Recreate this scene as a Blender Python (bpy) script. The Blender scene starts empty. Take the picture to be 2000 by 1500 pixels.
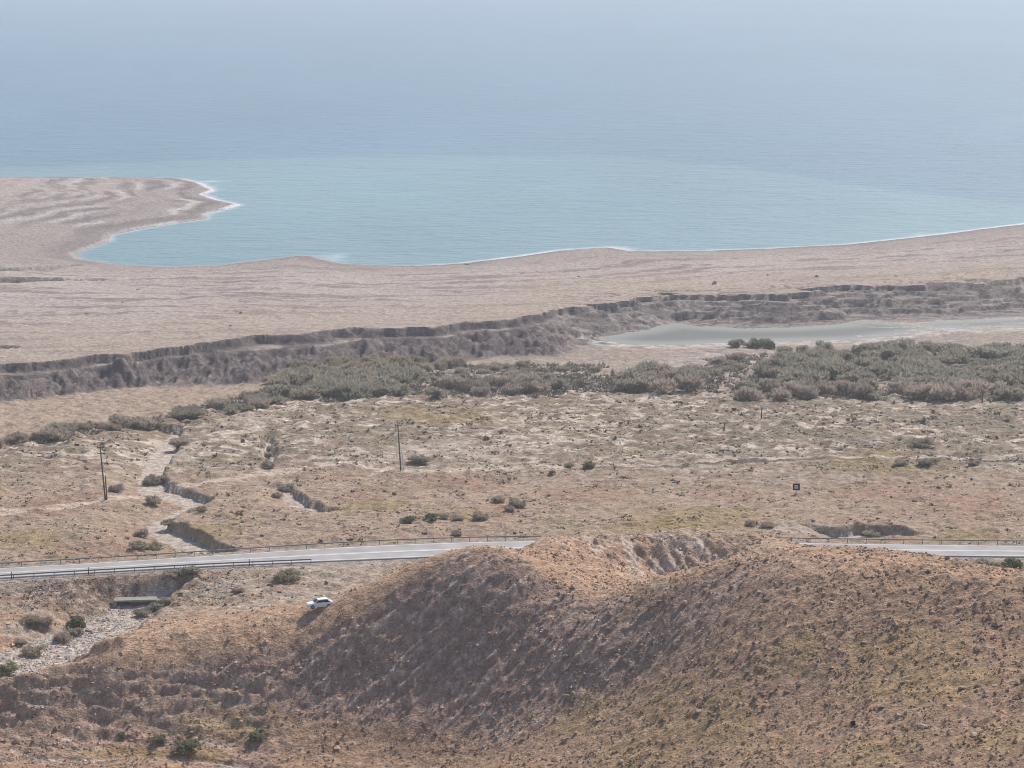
import bpy, math, random
import numpy as np

# ------------------------------------------------------------------ camera, sky, sun, exposure
sc = bpy.context.scene
CAM_H, PITCH, FPX = 120.0, math.radians(10.24), 4800.0        # metres, radians, focal length for a 2000 px wide frame
cam_data = bpy.data.cameras.new('camera')
cam_data.sensor_width = 36.0
cam_data.lens = 36.0 * FPX / 2000.0
cam_data.clip_start, cam_data.clip_end = 1.0, 60000.0
camera = bpy.data.objects.new('camera', cam_data)
camera.location = (0, 0, CAM_H)
camera.rotation_euler = (math.pi / 2 - PITCH, 0, 0)
sc.collection.objects.link(camera)
sc.camera = camera

SUN_AZ, SUN_EL = math.radians(31), math.radians(46)           # azimuth clockwise from +Y
world = bpy.data.worlds.new('World'); sc.world = world
world.use_nodes = True
wn = world.node_tree
sky = wn.nodes.new('ShaderNodeTexSky')
sky.sky_type = 'NISHITA'; sky.sun_disc = False
sky.sun_elevation = SUN_EL; sky.sun_rotation = SUN_AZ
sky.altitude = 0; sky.air_density = 1.0; sky.dust_density = 1.2; sky.ozone_density = 1.0
bg = wn.nodes['Background']
bg.inputs['Strength'].default_value = 0.10
wn.links.new(sky.outputs['Color'], bg.inputs['Color'])

sun_data = bpy.data.lights.new('sun', 'SUN')
sun_data.energy = 3.4; sun_data.angle = math.radians(1.0); sun_data.color = (1.0, 0.95, 0.87)
sun = bpy.data.objects.new('sun', sun_data)
sun.rotation_euler = (math.pi / 2 - SUN_EL, 0, math.pi - SUN_AZ)
sun.location = (200, 200, 400)
sc.collection.objects.link(sun)

sc.view_settings.view_transform = 'Standard'; sc.view_settings.look = 'None'
sc.view_settings.gamma = 1.0; sc.view_settings.exposure = 0.40
sc.view_settings.use_curve_mapping = False
sc.render.engine = 'CYCLES'
sc.cycles.use_denoising = True
sc.cycles.filter_width = 0.9
sc.cycles.max_bounces = 6; sc.cycles.volume_bounces = 1; sc.cycles.diffuse_bounces = 3

rng = np.random.default_rng(7)
random.seed(7)

# ------------------------------------------------------------------ helpers
CT, ST = math.cos(PITCH), math.sin(PITCH)
def ray(px, py):
    u = (np.asarray(px, float) - 1000) / FPX
    t = -(np.asarray(py, float) - 750) / FPX
    fy = CT + t * ST
    return u / fy, (-ST + t * CT) / fy                         # dx/dy , dz/dy
def at_d(px, py, d):
    a, b = ray(px, py)
    return np.stack([a * d, d + 0 * a, CAM_H + b * d], -1)
def at_z(px, py, z):
    a, b = ray(px, py)
    d = (z - CAM_H) / b
    return np.stack([a * d, d, z + 0 * d], -1)

_G = rng.uniform(0, 2 * math.pi, 256)
_GX, _GY = np.cos(_G).astype(np.float32), np.sin(_G).astype(np.float32)
_PT = rng.permutation(256)
_PT = np.concatenate([_PT, _PT]).astype(np.int32)
def perlin(x, y, seed=0):
    x = np.asarray(x, np.float32) + np.float32(seed * 17.31 + 911.3); y = np.asarray(y, np.float32) + np.float32(seed * 9.77 + 433.7)
    xf0, yf0 = np.floor(x), np.floor(y)
    xi, yi = xf0.astype(np.int32) & 255, yf0.astype(np.int32) & 255
    fx, fy = x - xf0, y - yf0
    u = fx * fx * fx * (fx * (fx * 6 - 15) + 10); v = fy * fy * fy * (fy * (fy * 6 - 15) + 10)
    xj, yj = (xi + 1) & 255, (yi + 1) & 255
    def g(a, b, p, q):
        h = _PT[_PT[a] + b]
        return _GX[h] * p + _GY[h] * q
    n00 = g(xi, yi, fx, fy); n10 = g(xj, yi, fx - 1, fy)
    n01 = g(xi, yj, fx, fy - 1); n11 = g(xj, yj, fx - 1, fy - 1)
    a = n00 + u * (n10 - n00); b = n01 + u * (n11 - n01)
    return (a + v * (b - a)) * 1.5
def fbm(x, y, octv=4, seed=0, gain=0.5):
    r = 0; a = 1.0; s = 0
    for i in range(octv):
        r = r + a * perlin(x * 2 ** i, y * 2 ** i, seed + i * 3); s += a; a *= gain
    return r / s
def sst(x, a, b):
    t = np.clip((x - a) / (b - a), 0, 1)
    return t * t * (3 - 2 * t)
def mix(a, b, t):
    return a + (b - a) * t

def seg_dist(X, Y, P, param=False):
    """distance from points to polyline P (n,2); optional index parameter along it"""
    best = np.full(X.shape, 1e9, np.float32); par = np.zeros(X.shape, np.float32)
    for i in range(len(P) - 1):
        ax, ay = P[i]; bx, by = P[i + 1]
        dx, dy = bx - ax, by - ay
        t = np.clip(((X - ax) * dx + (Y - ay) * dy) / (dx * dx + dy * dy + 1e-9), 0, 1)
        d = np.hypot(X - ax - t * dx, Y - ay - t * dy)
        m = d < best
        best = np.where(m, d, best)
        if param: par = np.where(m, i + t, par)
    return (best, par) if param else best
def seg_side(X, Y, P):
    """how far a point lies on the far / right-hand side of its nearest polyline point (-1..1)"""
    best = np.full(X.shape, 1e9, np.float32); sd_ = np.zeros(X.shape, np.float32)
    for i in range(len(P) - 1):
        ax, ay = P[i]; dx, dy = P[i + 1] - P[i]
        t = np.clip(((X - ax) * dx + (Y - ay) * dy) / (dx * dx + dy * dy + 1e-9), 0, 1)
        ex, ey = X - ax - t * dx, Y - ay - t * dy; d = np.hypot(ex, ey)
        m = d < best; best = np.where(m, d, best); sd_ = np.where(m, (ex * .62 + ey * .78) / (d + 1e-6), sd_)
    return sd_
def inside(X, Y, P):
    r = np.zeros(X.shape, bool)
    n = len(P)
    for i in range(n):
        x1, y1 = P[i]; x2, y2 = P[(i + 1) % n]
        if y1 == y2: continue
        c = ((y1 > Y) != (y2 > Y)) & (X < (x2 - x1) * (Y - y1) / (y2 - y1) + x1)
        r ^= c
    return r

# ------------------------------------------------------------------ macro relief
SEA_Z, POND_Z, ROAD_Z = -30.0, -22.0, 0.6
cp = []
def D(px, py, d): cp.append(at_d(px, py, d))
def Z(px, py, z): cp.append(at_z(px, py, z))
# the foreground ridge: crest of the left spur and the shaded knoll
for a in ((-250,1335,386),(0,1320,388),(200,1297,390),(450,1268,393),(640,1217,396),(740,1165,397),(805,1126,398.5),(870,1092,400),(960,1072,402),(1020,1090,399)): D(*a)
# steep face under it and the little wadi
for a in ((-250,1430,378),(0,1340,386),(0,1400,382.5),(0,1480,371),(150,1485,369),(200,1400,383.5),(300,1440,379.5),(430,1475,373),(600,1450,376),(750,1460,374),(900,1480,368),
          (740,1300,387),(600,1350,386.5),(450,1370,386),(870,1280,386),(1000,1300,381),(960,1150,393),(1080,1130,395),(300,1340,388),(640,1270,391.5),(800,1200,393)): D(*a)
# mound at the bottom of the frame, ground in front of the frame
for a in ((300,1482,352),(300,1505,343),(120,1515,345),(430,1510,352),(560,1540,345),(100,1600,320),(500,1600,330),(1000,1700,320),(1500,1800,270),(2000,1800,232),(0,1800,290),(-300,1500,350)): D(*a)
# saddle and right ridge
for a in ((1170,1160,390),(1300,1130,384),(1400,1102,382),(1500,1093,378),(1700,1118,366),(1900,1135,356),(2000,1140,352),(2300,1150,335),
          (1300,1250,371),(1200,1350,367),(1100,1450,359),(1400,1350,349),(1300,1480,338),(1500,1250,355),(1600,1400,333),(1700,1250,348),(1850,1300,332),
          (1800,1450,308),(2000,1400,305),(2000,1250,335),(2000,1500,285),(1500,1500,317),(1000,1500,355),(1160,1250,377),(2300,1350,300)): D(*a)
# rear knoll with the gullied face, orange saddle, crest to the right
for a in ((1060,1053,425),(1200,1047,429),(1330,1037,433),(1440,1037,434),(1560,1060,430),(1650,1075,422),(1730,1085,410),(1860,1095,395),(2000,1118,374),(2300,1120,360),
          (1300,1118,424),(1400,1095,426),(1220,1095,423),(1250,1132,414),(1080,1100,410),(1170,1130,402),(1240,1147,399),(1150,1080,419)): D(*a)
def W(px, d, z): cp.append(np.array([(px - 1000) / FPX * d * 1.015, d, z]))
for a in ((1000,441,2.0),(1150,449,2.0),(1330,452,2.0),(1500,452,1.5),(1650,450,1),(1800,446,.5),(2000,440,.5),(2300,430,1),(900,430,3),(800,428,2.0),(1900,425,6),(760,420,4.0)): W(*a)
# lit back of the left spur, wadi flats
for a in ((400,1200,-1.2),(550,1150,-.6),(700,1120,-.2),(600,1190,0.8),(330,1230,-1.0),(0,1200,-1.8),(0,1150,-1.0),(150,1200,-2.4),(100,1280,-2.4),(-250,1200,-1.5),(-250,1290,-.5),(0,1290,-1.0)): Z(*a)
# plain
for px in (-900, -300, 0, 400, 800, 1200, 1600, 2000, 2400, 3000):
    Z(px, 1088 if px < 300 else 1072, 0.2)
    for py, z in ((1000, -.6), (930, -2.2), (860, -4.6), (800, -7.5)):
        Z(px, py, z - (1.2 if py == 800 and px < 200 else 0))
for a in ((-900,772,-16.5),(-300,772,-16.5),(0,780,-16),(250,778,-15),(480,762,-14),(750,755,-11),(1000,760,-10.5),(1500,765,-10),(2000,765,-10),(2400,765,-10),(3000,765,-10),
          (-900,742,-20),(0,748,-20),(400,728,-20.5),(700,716,-20.5),(1000,700,-20),(1300,690,-21.3),(1600,690,-21.3),(2000,690,-21.3),(2600,690,-21.3),
          (1000,660,-22),(1300,650,-22.3),(1600,640,-22.3),(2000,640,-22.3),(2600,640,-22.3),(0,700,-20),(500,680,-20.5),(-900,700,-20),
          (500,600,-20),(1000,580,-22),(1600,560,-22),(2400,560,-22),(0,600,-18),(1000,450,-24),(0,400,-24),(2000,430,-24)): Z(*a)
cp = np.array(cp)
S = 1 / 100.0
def tps_fit(P, lam=2e-4):
    x, y, z = P[:, 0] * S, P[:, 1] * S, P[:, 2]
    r2 = (x[:, None] - x) ** 2 + (y[:, None] - y) ** 2
    K = 0.5 * r2 * np.log(r2 + 1e-12) + lam * np.eye(len(P))
    A = np.column_stack([np.ones(len(P)), x, y])
    M = np.block([[K, A], [A.T, np.zeros((3, 3))]])
    return np.linalg.solve(M, np.concatenate([z, np.zeros(3)]))
TW = tps_fit(cp)
def tps(X, Y):
    x = (X * S).ravel(); y = (Y * S).ravel()
    out = np.empty(x.shape)
    cx, cy = cp[:, 0] * S, cp[:, 1] * S
    for i in range(0, len(x), 40000):
        xs, ys = x[i:i + 40000], y[i:i + 40000]
        r2 = ((xs[:, None] - cx) ** 2 + (ys[:, None] - cy) ** 2).astype(np.float32)
        out[i:i + 40000] = (0.5 * r2 * np.log(r2 + 1e-12)) @ TW[:-3] + TW[-3] + TW[-2] * xs + TW[-1] * ys
    return out.reshape(X.shape)

def poly_z(pts, z): return np.array([at_z(a, b, z)[:2] for a, b in pts])
SHORE = poly_z([(-2500,325),(-700,340),(-300,345),(0,347),(180,346),(300,347),(360,350),(395,358),(421,371),(398,380),(428,391),(470,400),(440,409),(406,418),(404,428),(340,436),(270,448),(216,459),(212,472),(180,484),
    (145,497),(160,507),(220,515),(320,521),(420,519),(520,507),(580,500),(610,500),(640,508),(680,516),(800,520),(900,515),(1000,502),(1100,488),(1190,483),(1240,491),(1340,491),(1500,486),(1650,478),(1800,462),(2000,437),(2300,412),(3000,385),(4500,360)], SEA_Z)
LAND = np.vstack([SHORE, [[3500, SHORE[-1, 1]], [3500, 100], [-3500, 100], [-3500, SHORE[0, 1]]]])
SCARP = np.array([at_z(a, b, z)[:2] for a, b, z in [(-900,790,-10),(-300,755,-10),(0,716,-10.5),(100,705,-10.5),(250,691,-10.7),(400,670,-11),(550,654,-11.5),(700,643,-12),(850,639,-12),(1000,622,-12.5),(1100,600,-13.5),(1200,588,-14),(1330,574,-14.5),(1500,579,-14.5),
    (1650,566,-15),(1800,565,-15),(2000,551,-15.5),(2400,540,-16),(3200,520,-16)]])
POND = poly_z([(1165,662),(1210,652),(1260,644),(1325,630),(1362,637),(1440,641),(1540,640),(1640,634),(1685,625),(1760,631),(1850,627),(2000,618),(2500,600),(2500,640),(2000,640),(1900,643),(1850,640),(1790,650),(1740,656),(1680,664),(1560,666),(1440,669),(1300,674),(1220,672)], POND_Z)
ROAD_FAR = poly_z([(-900,1165),(-300,1129),(0,1109),(200,1099),(400,1086),(560,1075),(700,1066),(850,1060),(1000,1056),(1300,1056),(1600,1061),(1800,1064),(2000,1066),(2300,1068),(3000,1070)], ROAD_Z)
ROAD_NEAR = poly_z([(-900,1183),(-300,1147),(0,1128),(200,1117),(400,1105),(560,1099),(700,1093),(850,1087),(1000,1081),(1300,1079),(1600,1082),(1800,1085),(2000,1087),(2300,1089),(3000,1091)], ROAD_Z)
ROAD_MID = (ROAD_FAR + ROAD_NEAR) / 2
# channels: (points px,py,floor z, half width)
CHAN = [
  dict(p=[(-120,1345,-5.4,5.5),(40,1302,-5.0,8.5),(110,1276,-4.8,8.5),(180,1242,-4.5,7.2),(235,1212,-4.2,5.6),(266,1190,-4.0,4.0),(320,1165,-3.6,1.5),(375,1128,-3.0,1.2)], slope=0.95, warp=1.4, asym=.42),
  dict(p=[(408,1080,-2.2,2.0),(372,1070,-2.4,2.6),(335,1052,-2.5,2.8),(300,1037,-2.6,2.4),(318,1024,-2.7,2.2),(345,1012,-2.8,2.4),(368,1000,-2.9,2.8),(392,993,-3.0,2.6),(350,977,-3.2,3.0),(300,961,-3.5,3.2),(296,940,-4.2,2.6),(306,912,-5.2,3.0),(318,893,-6.0,3.4),(330,872,-7.0,2.0),(345,850,-8.2,1.5)], slope=3.4, warp=.8, asym=.22),
  dict(p=[(625,1000,-2.6,.8),(592,992,-3.0,1.6),(566,978,-3.2,1.6),(556,958,-3.2,1.0)], slope=3.2, warp=1.0, asym=.25),
  dict(p=[(535,912,-4.6,1.2),(522,895,-5.2,1.4),(526,878,-5.8,1.0),(520,860,-6.6,.8)], slope=1.6, warp=1.6),
  dict(p=[(1640,1052,-1.9,1.8),(1700,1049,-2.2,2.2),(1750,1048,-1.9,1.5)], slope=3.0, warp=1.0, asym=.3),
  dict(p=[(-200,548,-27,8),(0,545,-27,8.5),(60,544,-27,8),(110,533,-27.5,4.5),(150,521,-28.5,3)], slope=2.6, warp=1.0),
  dict(p=[(-200,582,-25.5,9),(0,578,-25.5,9),(70,574,-25.5,9),(130,566,-24.5,5.5),(210,556,-22.5,2.5)], slope=2.6, warp=1.2),
  dict(p=[(-200,705,-14.5,2.5),(0,699,-14.5,2.2),(16,697,-14,1.0)], slope=1.3, warp=.8),
]
for c in CHAN:
    q = np.array([list(at_z(a, b, z)[:2]) + [z, w] for a, b, z, w in c['p']])
    c['xy'], c['z'], c['w'] = q[:, :2], q[:, 2], q[:, 3]
# a dry wash that leaves the frame under the steep face
q = np.array([list(at_d(a, b, d)[:2]) + [z, w] for a, b, d, z, w in ((60,1492,371,-7.6,1.1),(200,1474,371,-7.6,1.0),(290,1462,373,-7.6,1.1),(400,1480,370,-7.9,1.5),(480,1490,368,-8.1,1.6),(600,1510,362,-8.4,1.5),(750,1600,345,-9.5,1.5))])
CHAN.append(dict(xy=q[:, :2], z=q[:, 2], w=q[:, 3], slope=.8, warp=.8))

TAU = 2 * math.pi
def terrain(X, Y):
    """height and albedo of the land at world x, y (arrays)"""
    A = {}
    n_big = fbm(X / 60, Y / 60, 3, 1)
    n_mid = fbm(X / 9, Y / 9, 4, 5)
    n_fine = fbm(X / 1.7, Y / 1.7, 3, 11)
    z = tps(X, Y)
    # ---- the shore plateau and the scarp
    far = Y > 640
    ds = np.full(X.shape, 800.0)
    ds[far] = seg_dist(X[far], Y[far], SHORE)
    ins = np.ones(X.shape, bool); ins[far] = inside(X[far], Y[far], LAND)
    ds = np.where(ins, ds, -ds)
    wob = fbm(X / 30, Y / 30, 3, 21) * 5 + perlin(X / 8, Y / 8, 24) * 1.5
    dw = ds + wob * np.clip(np.abs(ds) / 12, 0.15, 1)
    beach = SEA_Z + np.where(dw > 0, 25 * (1 - np.exp(-np.maximum(dw, 0) / 235)), dw * .08)
    beach += np.where(dw > 0, .28 * np.sin(dw / 7.5 + 2 * n_big) * np.exp(-np.maximum(dw, 0) / 140), 0)
    beach += np.where(dw > 4, n_mid * .55 + n_big * 1.0, 0) * sst(dw, 4, 60)
    beach = np.maximum(beach, SEA_Z - 3.5)
    yl = np.interp(X, SCARP[:, 0], SCARP[:, 1]); sl = np.interp(X + 4, SCARP[:, 0], SCARP[:, 1]) - np.interp(X - 4, SCARP[:, 0], SCARP[:, 1])
    s = (yl - Y) / np.hypot(1, sl / 8)
    right = sst(X / Y, .005, .045)
    warp = fbm(X / 26, Y / 26, 3, 31) * 5 + right * (fbm(X / 60, Y / 14, 4, 33) * 15 + fbm(X / 15, Y / 6, 3, 38) * 4) + perlin(X / 7, Y / 7, 35) * (1.0 + right) + perlin(X / 3, Y / 3, 36) * .5 + (1 - right) * fbm(X / 45, Y / 45, 3, 37) * 9
    sw = s + warp
    wid = mix(27.0 * (1 + .7 * perlin(X / 38, Y / 200, 39)), 34.0, right)
    u = np.clip(sw / wid, 0, 1)
    ul = np.clip(u * (1 + .9 * fbm(X / 17, Y / 17, 3, 40)) + .05 * perlin(X / 6, Y / 6, 49) * (u > 0), 0, 1)
    ul = np.where(u >= .98, np.maximum(ul, u), ul)
    left_prof = 1 - (.30 * sst(ul, 0, .08) + .03 * sst(ul, .08, .24) + .33 * sst(ul, .24, .40) + .34 * sst(ul, .40, 1))
    k = u * 6
    fr = k - np.floor(k)
    lv = np.array([0, .26, .40, .60, .72, .90, 1.0, 1.0]); ik = np.clip(np.floor(k).astype(int), 0, 6)
    right_prof = 1 - (lv[ik] + (lv[ik + 1] - lv[ik]) * sst(fr, .0, .20))
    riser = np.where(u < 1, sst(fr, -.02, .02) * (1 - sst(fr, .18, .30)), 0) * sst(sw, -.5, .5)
    prof = mix(left_prof, right_prof, right)
    face = sst(sw, -1.0, 1) * (1 - sst(sw, wid * 1.0, wid * 1.3))
    rough = fbm(X / 9, Y / 6.0, 4, 41, .6)
    rid = (.5 - np.abs(perlin(X / 5.0 + .8 * n_mid, Y / 9.0, 42))) + .5 * (.4 - np.abs(perlin(X / 2.2, Y / 3.0, 43)))
    zb = mix(z, beach, prof) + face * (rough * mix(3.2, .4, right) * (.5 + sst(fbm(X / 34, Y / 34, 2, 44), -.2, .3)) + rid * mix(2.8, .12, right) + np.abs(perlin(X / 3.2, Y / 3.2, 47)) * mix(1.2, .2, right)) * mix(sst(u, .22, .36), 1, right) * (1 - sst(u, .96, 1) * .5)
    zb = zb + face * right * (perlin(X / 24, Y / 6, 57) * .5 + perlin(X / 6, Y / 3, 58) * .2)
    onb = sst(sw, 0.5, -0.5)
    # cracks and slump blocks behind the right part of the scarp edge
    cr = np.abs(perlin(X / 30, Y / 9, 51) + .3 * perlin(X / 7, Y / 4, 52)); band = right * sst(sw, -38, -8) * (1 - sst(sw, -3, 1))
    zb -= band * 2.0 * (1 - sst(cr, .0, .10))
    near_z = z
    z = np.where(Y > 640, zb, z)
    z = np.where((Y > 640) & (sw < 0), zb, z)
    # ---- hillside / plain relief
    hill = np.clip(1 - sst(Y, 425, 446), 0, 1) * 1.0
    hx = X / np.maximum(Y, 1)
    spur = hill
    c30, s30 = math.cos(.50), math.sin(.50)
    p = -X * c30 - Y * s30; qd = X * s30 - Y * c30            # along / across the fall line of the shaded face
    rill = perlin(qd / 2.6, p / 16, 61) + .5 * perlin(qd / 1.2, p / 9, 63)
    crest = np.interp(X, [-120, -90, -57, -22, -8, 2, 8, 14, 25], [387, 388, 391.5, 396.5, 402, 399, 393, 388, 380])
    facem = hill * sst(z, -5, -2) * (1 - sst(X, 25, 60)) * sst(Y, 360, 372) * (1 - sst(Y - crest, -2.0, .8))
    rc = qd / 3.3 + .35 * fbm(X / 9, Y / 9, 3, 64); rib = (1 - sst(np.abs(rc - np.floor(rc) - .5), .035, .075)) * sst(fbm(X / 6, Y / 6, 3, 65), -.12, .12)
    z = z + facem * (rill * .30 + rib * .30)
    z = z + hill * (n_mid * .55 + n_fine * .16 + perlin(X / .8, Y / .8, 67) * .06)
    p2 = -X * .90 - Y * .44; q2 = X * .44 - Y * .90
    z = z + hill * (1 - facem) * (.35 + .65 * sst(X - .25 * (360 - Y), 8, 26) * (1 - sst(Y, 366, 384))) * (np.maximum(fbm(q2 / 1.0, p2 / 2.0, 3, 69), -.10) * .62 + fbm(X / 2.6, Y / 2.6, 3, 70) * .30)
    z = z + facem * np.maximum(fbm(X / 1.5, Y / 1.5, 3, 68), -.1) * .5
    # ledges on the lower left cliff
    led = hill * (1 - sst(hx, -.115, -.085)) * sst(Y, 364, 369) * (1 - sst(Y, 388, 392))
    zz = z + 1.3 * fbm(X / 13, Y / 13, 3, 71) + .10 * X
    kk = zz / 2.0; fl = np.floor(kk); ff = kk - fl
    lamp = .55 * sst(perlin(X / 7, Y / 5, 74), -.35, .25)
    z = z + led * ((fl + sst(ff, .35, .95)) - kk) * 2.0 * lamp + led * fbm(X / 4.5, Y / 1.8, 3, 73) * .6
    # gullied pale knoll
    kn = hill * np.exp(-(((X - 27) / 17) ** 2)) * sst(Y, 417, 422) * (1 - sst(Y, 431, 436))
    z = z - kn * np.abs(perlin((X + .45 * Y) / 2.6 + 1.6 * n_mid, Y / 9, 81)) * 1.3 + kn * (n_fine * .35 + fbm(X / 2, Y / 2, 3, 83) * .5)
    plain = sst(Y, 425, 446) * (1 - onb) * (1 - face)
    hum = np.maximum(fbm(X / 5.5, Y / 3.6, 4, 91), -.10)
    amp = mix(.42, .62, sst(Y, 520, 600)) * (1 - .5 * sst(Y, 760, 800))
    z = z + plain * (hum * amp * 2.6 + n_mid * .55 + n_fine * .16)
    embm = np.exp(-(((X + 75) / 18) ** 2)) * sst(Y, 438, 444) * (1 - sst(Y, 456, 461))
    z = z + embm * fbm(X / 2.4, Y / 1.6, 4, 97) * 1.5
    # ---- channels
    grav = np.zeros(X.shape)
    for i, c in enumerate(CHAN):
        x0, x1 = c['xy'][:, 0].min() - 30, c['xy'][:, 0].max() + 30; y0, y1 = c['xy'][:, 1].min() - 30, c['xy'][:, 1].max() + 30
        m = (X > x0) & (X < x1) & (Y > y0) & (Y < y1)
        if not m.any(): continue
        d, t = seg_dist(X[m], Y[m], c['xy'], True)
        ii = np.arange(len(c['z']))
        fz, fw = np.interp(t, ii, c['z']), np.interp(t, ii, c['w'])
        d = d + fbm(X[m] / 5, Y[m] / 5, 3, 101 + i) * c['warp'] * 1.6
        cz = fz + np.maximum(0, d - fw) * c['slope'] + .25 * n_fine[m] + .18 * n_mid[m] + .5 * (1 - sst(d, fw * .2, fw)) * -.3
        if c.get('asym'):
            sl_ = mix(c['asym'], c['slope'], sst(seg_side(X[m], Y[m], c['xy']), -.15, .35))
            cz = fz + np.maximum(0, d - fw) * sl_ + .22 * n_fine[m] + .15 * n_mid[m]
        rise = np.maximum(0, d - fw) * c['slope'] > 60
        z[m] = np.where(rise, z[m], np.minimum(z[m], cz))
        grav[m] = np.maximum(grav[m], 1 - sst(d, fw * .8, fw * 1.15))
    # ---- road bed
    m = (Y > 420) & (Y < 520)
    rd = np.full(X.shape, 99.0); 
    yf = np.interp(X[m], ROAD_FAR[:, 0], ROAD_FAR[:, 1]); yn = np.interp(X[m], ROAD_NEAR[:, 0], ROAD_NEAR[:, 1])
    dd = np.maximum(Y[m] - yf, yn - Y[m])
    rd[m] = dd
    tb = 1 - sst(dd, 2.6, 7.0)
    z[m] = mix(z[m], ROAD_Z - .22 - .10 * sst(dd, 0, 2.4), tb)
    # ---- pond
    m = (Y > 760) & (Y < 1100) & (X > 0)
    pd = np.full(X.shape, 99.0)
    if m.any():
        d = seg_dist(X[m], Y[m], np.vstack([POND, POND[:1]])); ip = inside(X[m], Y[m], POND)
        d = np.where(ip, -d, d) + fbm(X[m] / 12, Y[m] / 12, 3, 131) * 3
        pd[m] = d
        bar_ = .75 * sst(fbm(X[m] / 16, Y[m] / 5, 3, 135), .0, .25) * sst(X[m] / Y[m], .125, .15) * sst(-d, 0, 2)
        z[m] = np.where(d < 0, np.minimum(POND_Z - .02 + np.maximum(d, -10) * .05 + bar_, POND_Z + .12), np.where(d < 40, np.maximum(z[m], POND_Z + np.clip(d, 0, 8) * .05), z[m]))
        z[m] = np.where(d > 0, np.where((d < 14) & (z[m] < POND_Z + 3), mix(POND_Z + .06 + d * .03, z[m], sst(d, 3, 14)), z[m]), z[m])
        z[m] = np.where((d > 0) & (d < 12), np.minimum(z[m], POND_Z + .10 + .40 * d + .25 * n_mid[m]), z[m])
    z = np.maximum(z, SEA_Z - 3.5)
    A.update(z=z, ds=dw, sw=sw, face=face, right=right, hill=hill, grav=grav, rd=rd, pd=pd, rill=rill, facem=facem, led=led, kn=kn,
             n_big=n_big, n_mid=n_mid, n_fine=n_fine, wid=wid, plain=plain, hum=hum, rib=rib, ul=ul, riser=riser, u=u, rough=rough)
    return A

# ------------------------------------------------------------------ the land grid
core = np.linspace(-.246, .246, 770)
side = .246 + np.cumsum(np.linspace(.002, .06, 24))
ucol = np.concatenate([-side[::-1], core, side])
def rows(segs):
    out = [segs[0][0]]
    for a, b, st in segs:
        n = max(1, int(round((b - a) / st))); out += list(np.linspace(a, b, n + 1)[1:])
    return np.array(out)
drow = rows([(225, 300, 1.0), (300, 345, .5), (345, 436, .30), (436, 520, .52), (520, 700, .95), (700, 960, 1.15), (960, 1130, 2.2), (1130, 1480, 3.2), (1480, 1650, 7), (1650, 2400, 30)])
U, DD = np.meshgrid(ucol, drow)
GX, GY = U * DD, DD.copy()
A = terrain(GX, GY)
GZ = A['z']
NR, NC = GZ.shape

def gz(x, y):
    """ground height by bilinear lookup"""
    x = np.asarray(x, float); y = np.asarray(y, float)
    r = np.clip(np.interp(y, drow, np.arange(NR)), 0, NR - 1.001); c = np.clip(np.interp(x / y, ucol, np.arange(NC)), 0, NC - 1.001)
    i, j = r.astype(int), c.astype(int); a, b = r - i, c - j
    return (GZ[i, j] * (1 - a) * (1 - b) + GZ[i + 1, j] * a * (1 - b) + GZ[i, j + 1] * (1 - a) * b + GZ[i + 1, j + 1] * a * b)
def hit(px, py, dmin=0):
    """where a line of sight meets the ground"""
    a, b = ray(px, py)
    ys = np.concatenate([drow, []]); ys = np.interp(np.linspace(0, NR - 1, NR * 2), np.arange(NR), drow)
    ys = ys[ys > dmin]
    f = CAM_H + b * ys - gz(a * ys, ys)
    k = np.argmax(f < 0)
    if k == 0: k = 1
    t = f[k - 1] / (f[k - 1] - f[k] + 1e-9)
    y = ys[k - 1] + t * (ys[k] - ys[k - 1])
    return np.array([a * y, y, float(gz(a * y, y))])
def ppm(y): return FPX / math.hypot(y, CAM_H)                 # frame pixels per metre at distance y

def ell(px, py, rx, ry, seed=0, rag=.5):
    c = hit(px, py)
    d = np.hypot((GX - c[0]) / rx, (GY - c[1]) / ry)
    d = d + rag * fbm(GX / (rx * .5), GY / (rx * .5), 3, 200 + seed) 
    return 1 - sst(d, .55, 1.1)
def strip(pts, w, seed=0):
    P = np.array([hit(a, b)[:2] for a, b in pts])
    m = (GX > P[:, 0].min() - 20) & (GX < P[:, 0].max() + 20) & (GY > P[:, 1].min() - 20) & (GY < P[:, 1].max() + 20)
    o = np.zeros(GX.shape)
    d = seg_dist(GX[m], GY[m], P) + fbm(GX[m] / 5, GY[m] / 5, 2, 260 + seed) * w * .8
    o[m] = 1 - sst(d, w * .6, w * 1.3)
    return o

# ------------------------------------------------------------------ albedo of the land (soil, salt, mud, gravel, dry grass; some shade and sunlight painted in)
def lay(col, c, m):
    m = np.clip(m, 0, 1)[..., None]
    return col + (np.array(c) - col) * m
col = np.zeros(GX.shape + (3,)) + np.array((.455, .345, .25))
nb, nm, nf = A['n_big'], A['n_mid'], A['n_fine']
up = fbm(GX / 25, GY / 25, 4, 301)
col = lay(col, (.43, .295, .21), sst(up, .02, .35) * (GY < 640) * .85)                         # redder soil
col = lay(col, (.39, .31, .19), sst(fbm(GX / 16, GY / 16, 3, 305), .1, .45) * .7)              # yellowish dry grass
midm = sst(GY, 525, 600) * (1 - A['hill'])
pale = sst(fbm(GX / 6, GY / 4.5, 4, 311) + .25 * fbm(GX / 40, GY / 40, 2, 313), 0, .22)
col = lay(col, (.315, .25, .185), midm * .8)
col = lay(col, (.74, .635, .51), midm * pale * .9)
col = lay(col, (.20, .155, .115), midm * sst(fbm(GX / 5, GY / 3.5, 3, 315), .16, .36) * .6)
rgt = sst(GX / GY, .02, .12)
col = lay(col, (.27, .245, .185), midm * rgt * sst(fbm(GX / 18, GY / 18, 4, 317), -.15, .3) * .7)   # greyer scrubland on the right
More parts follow.
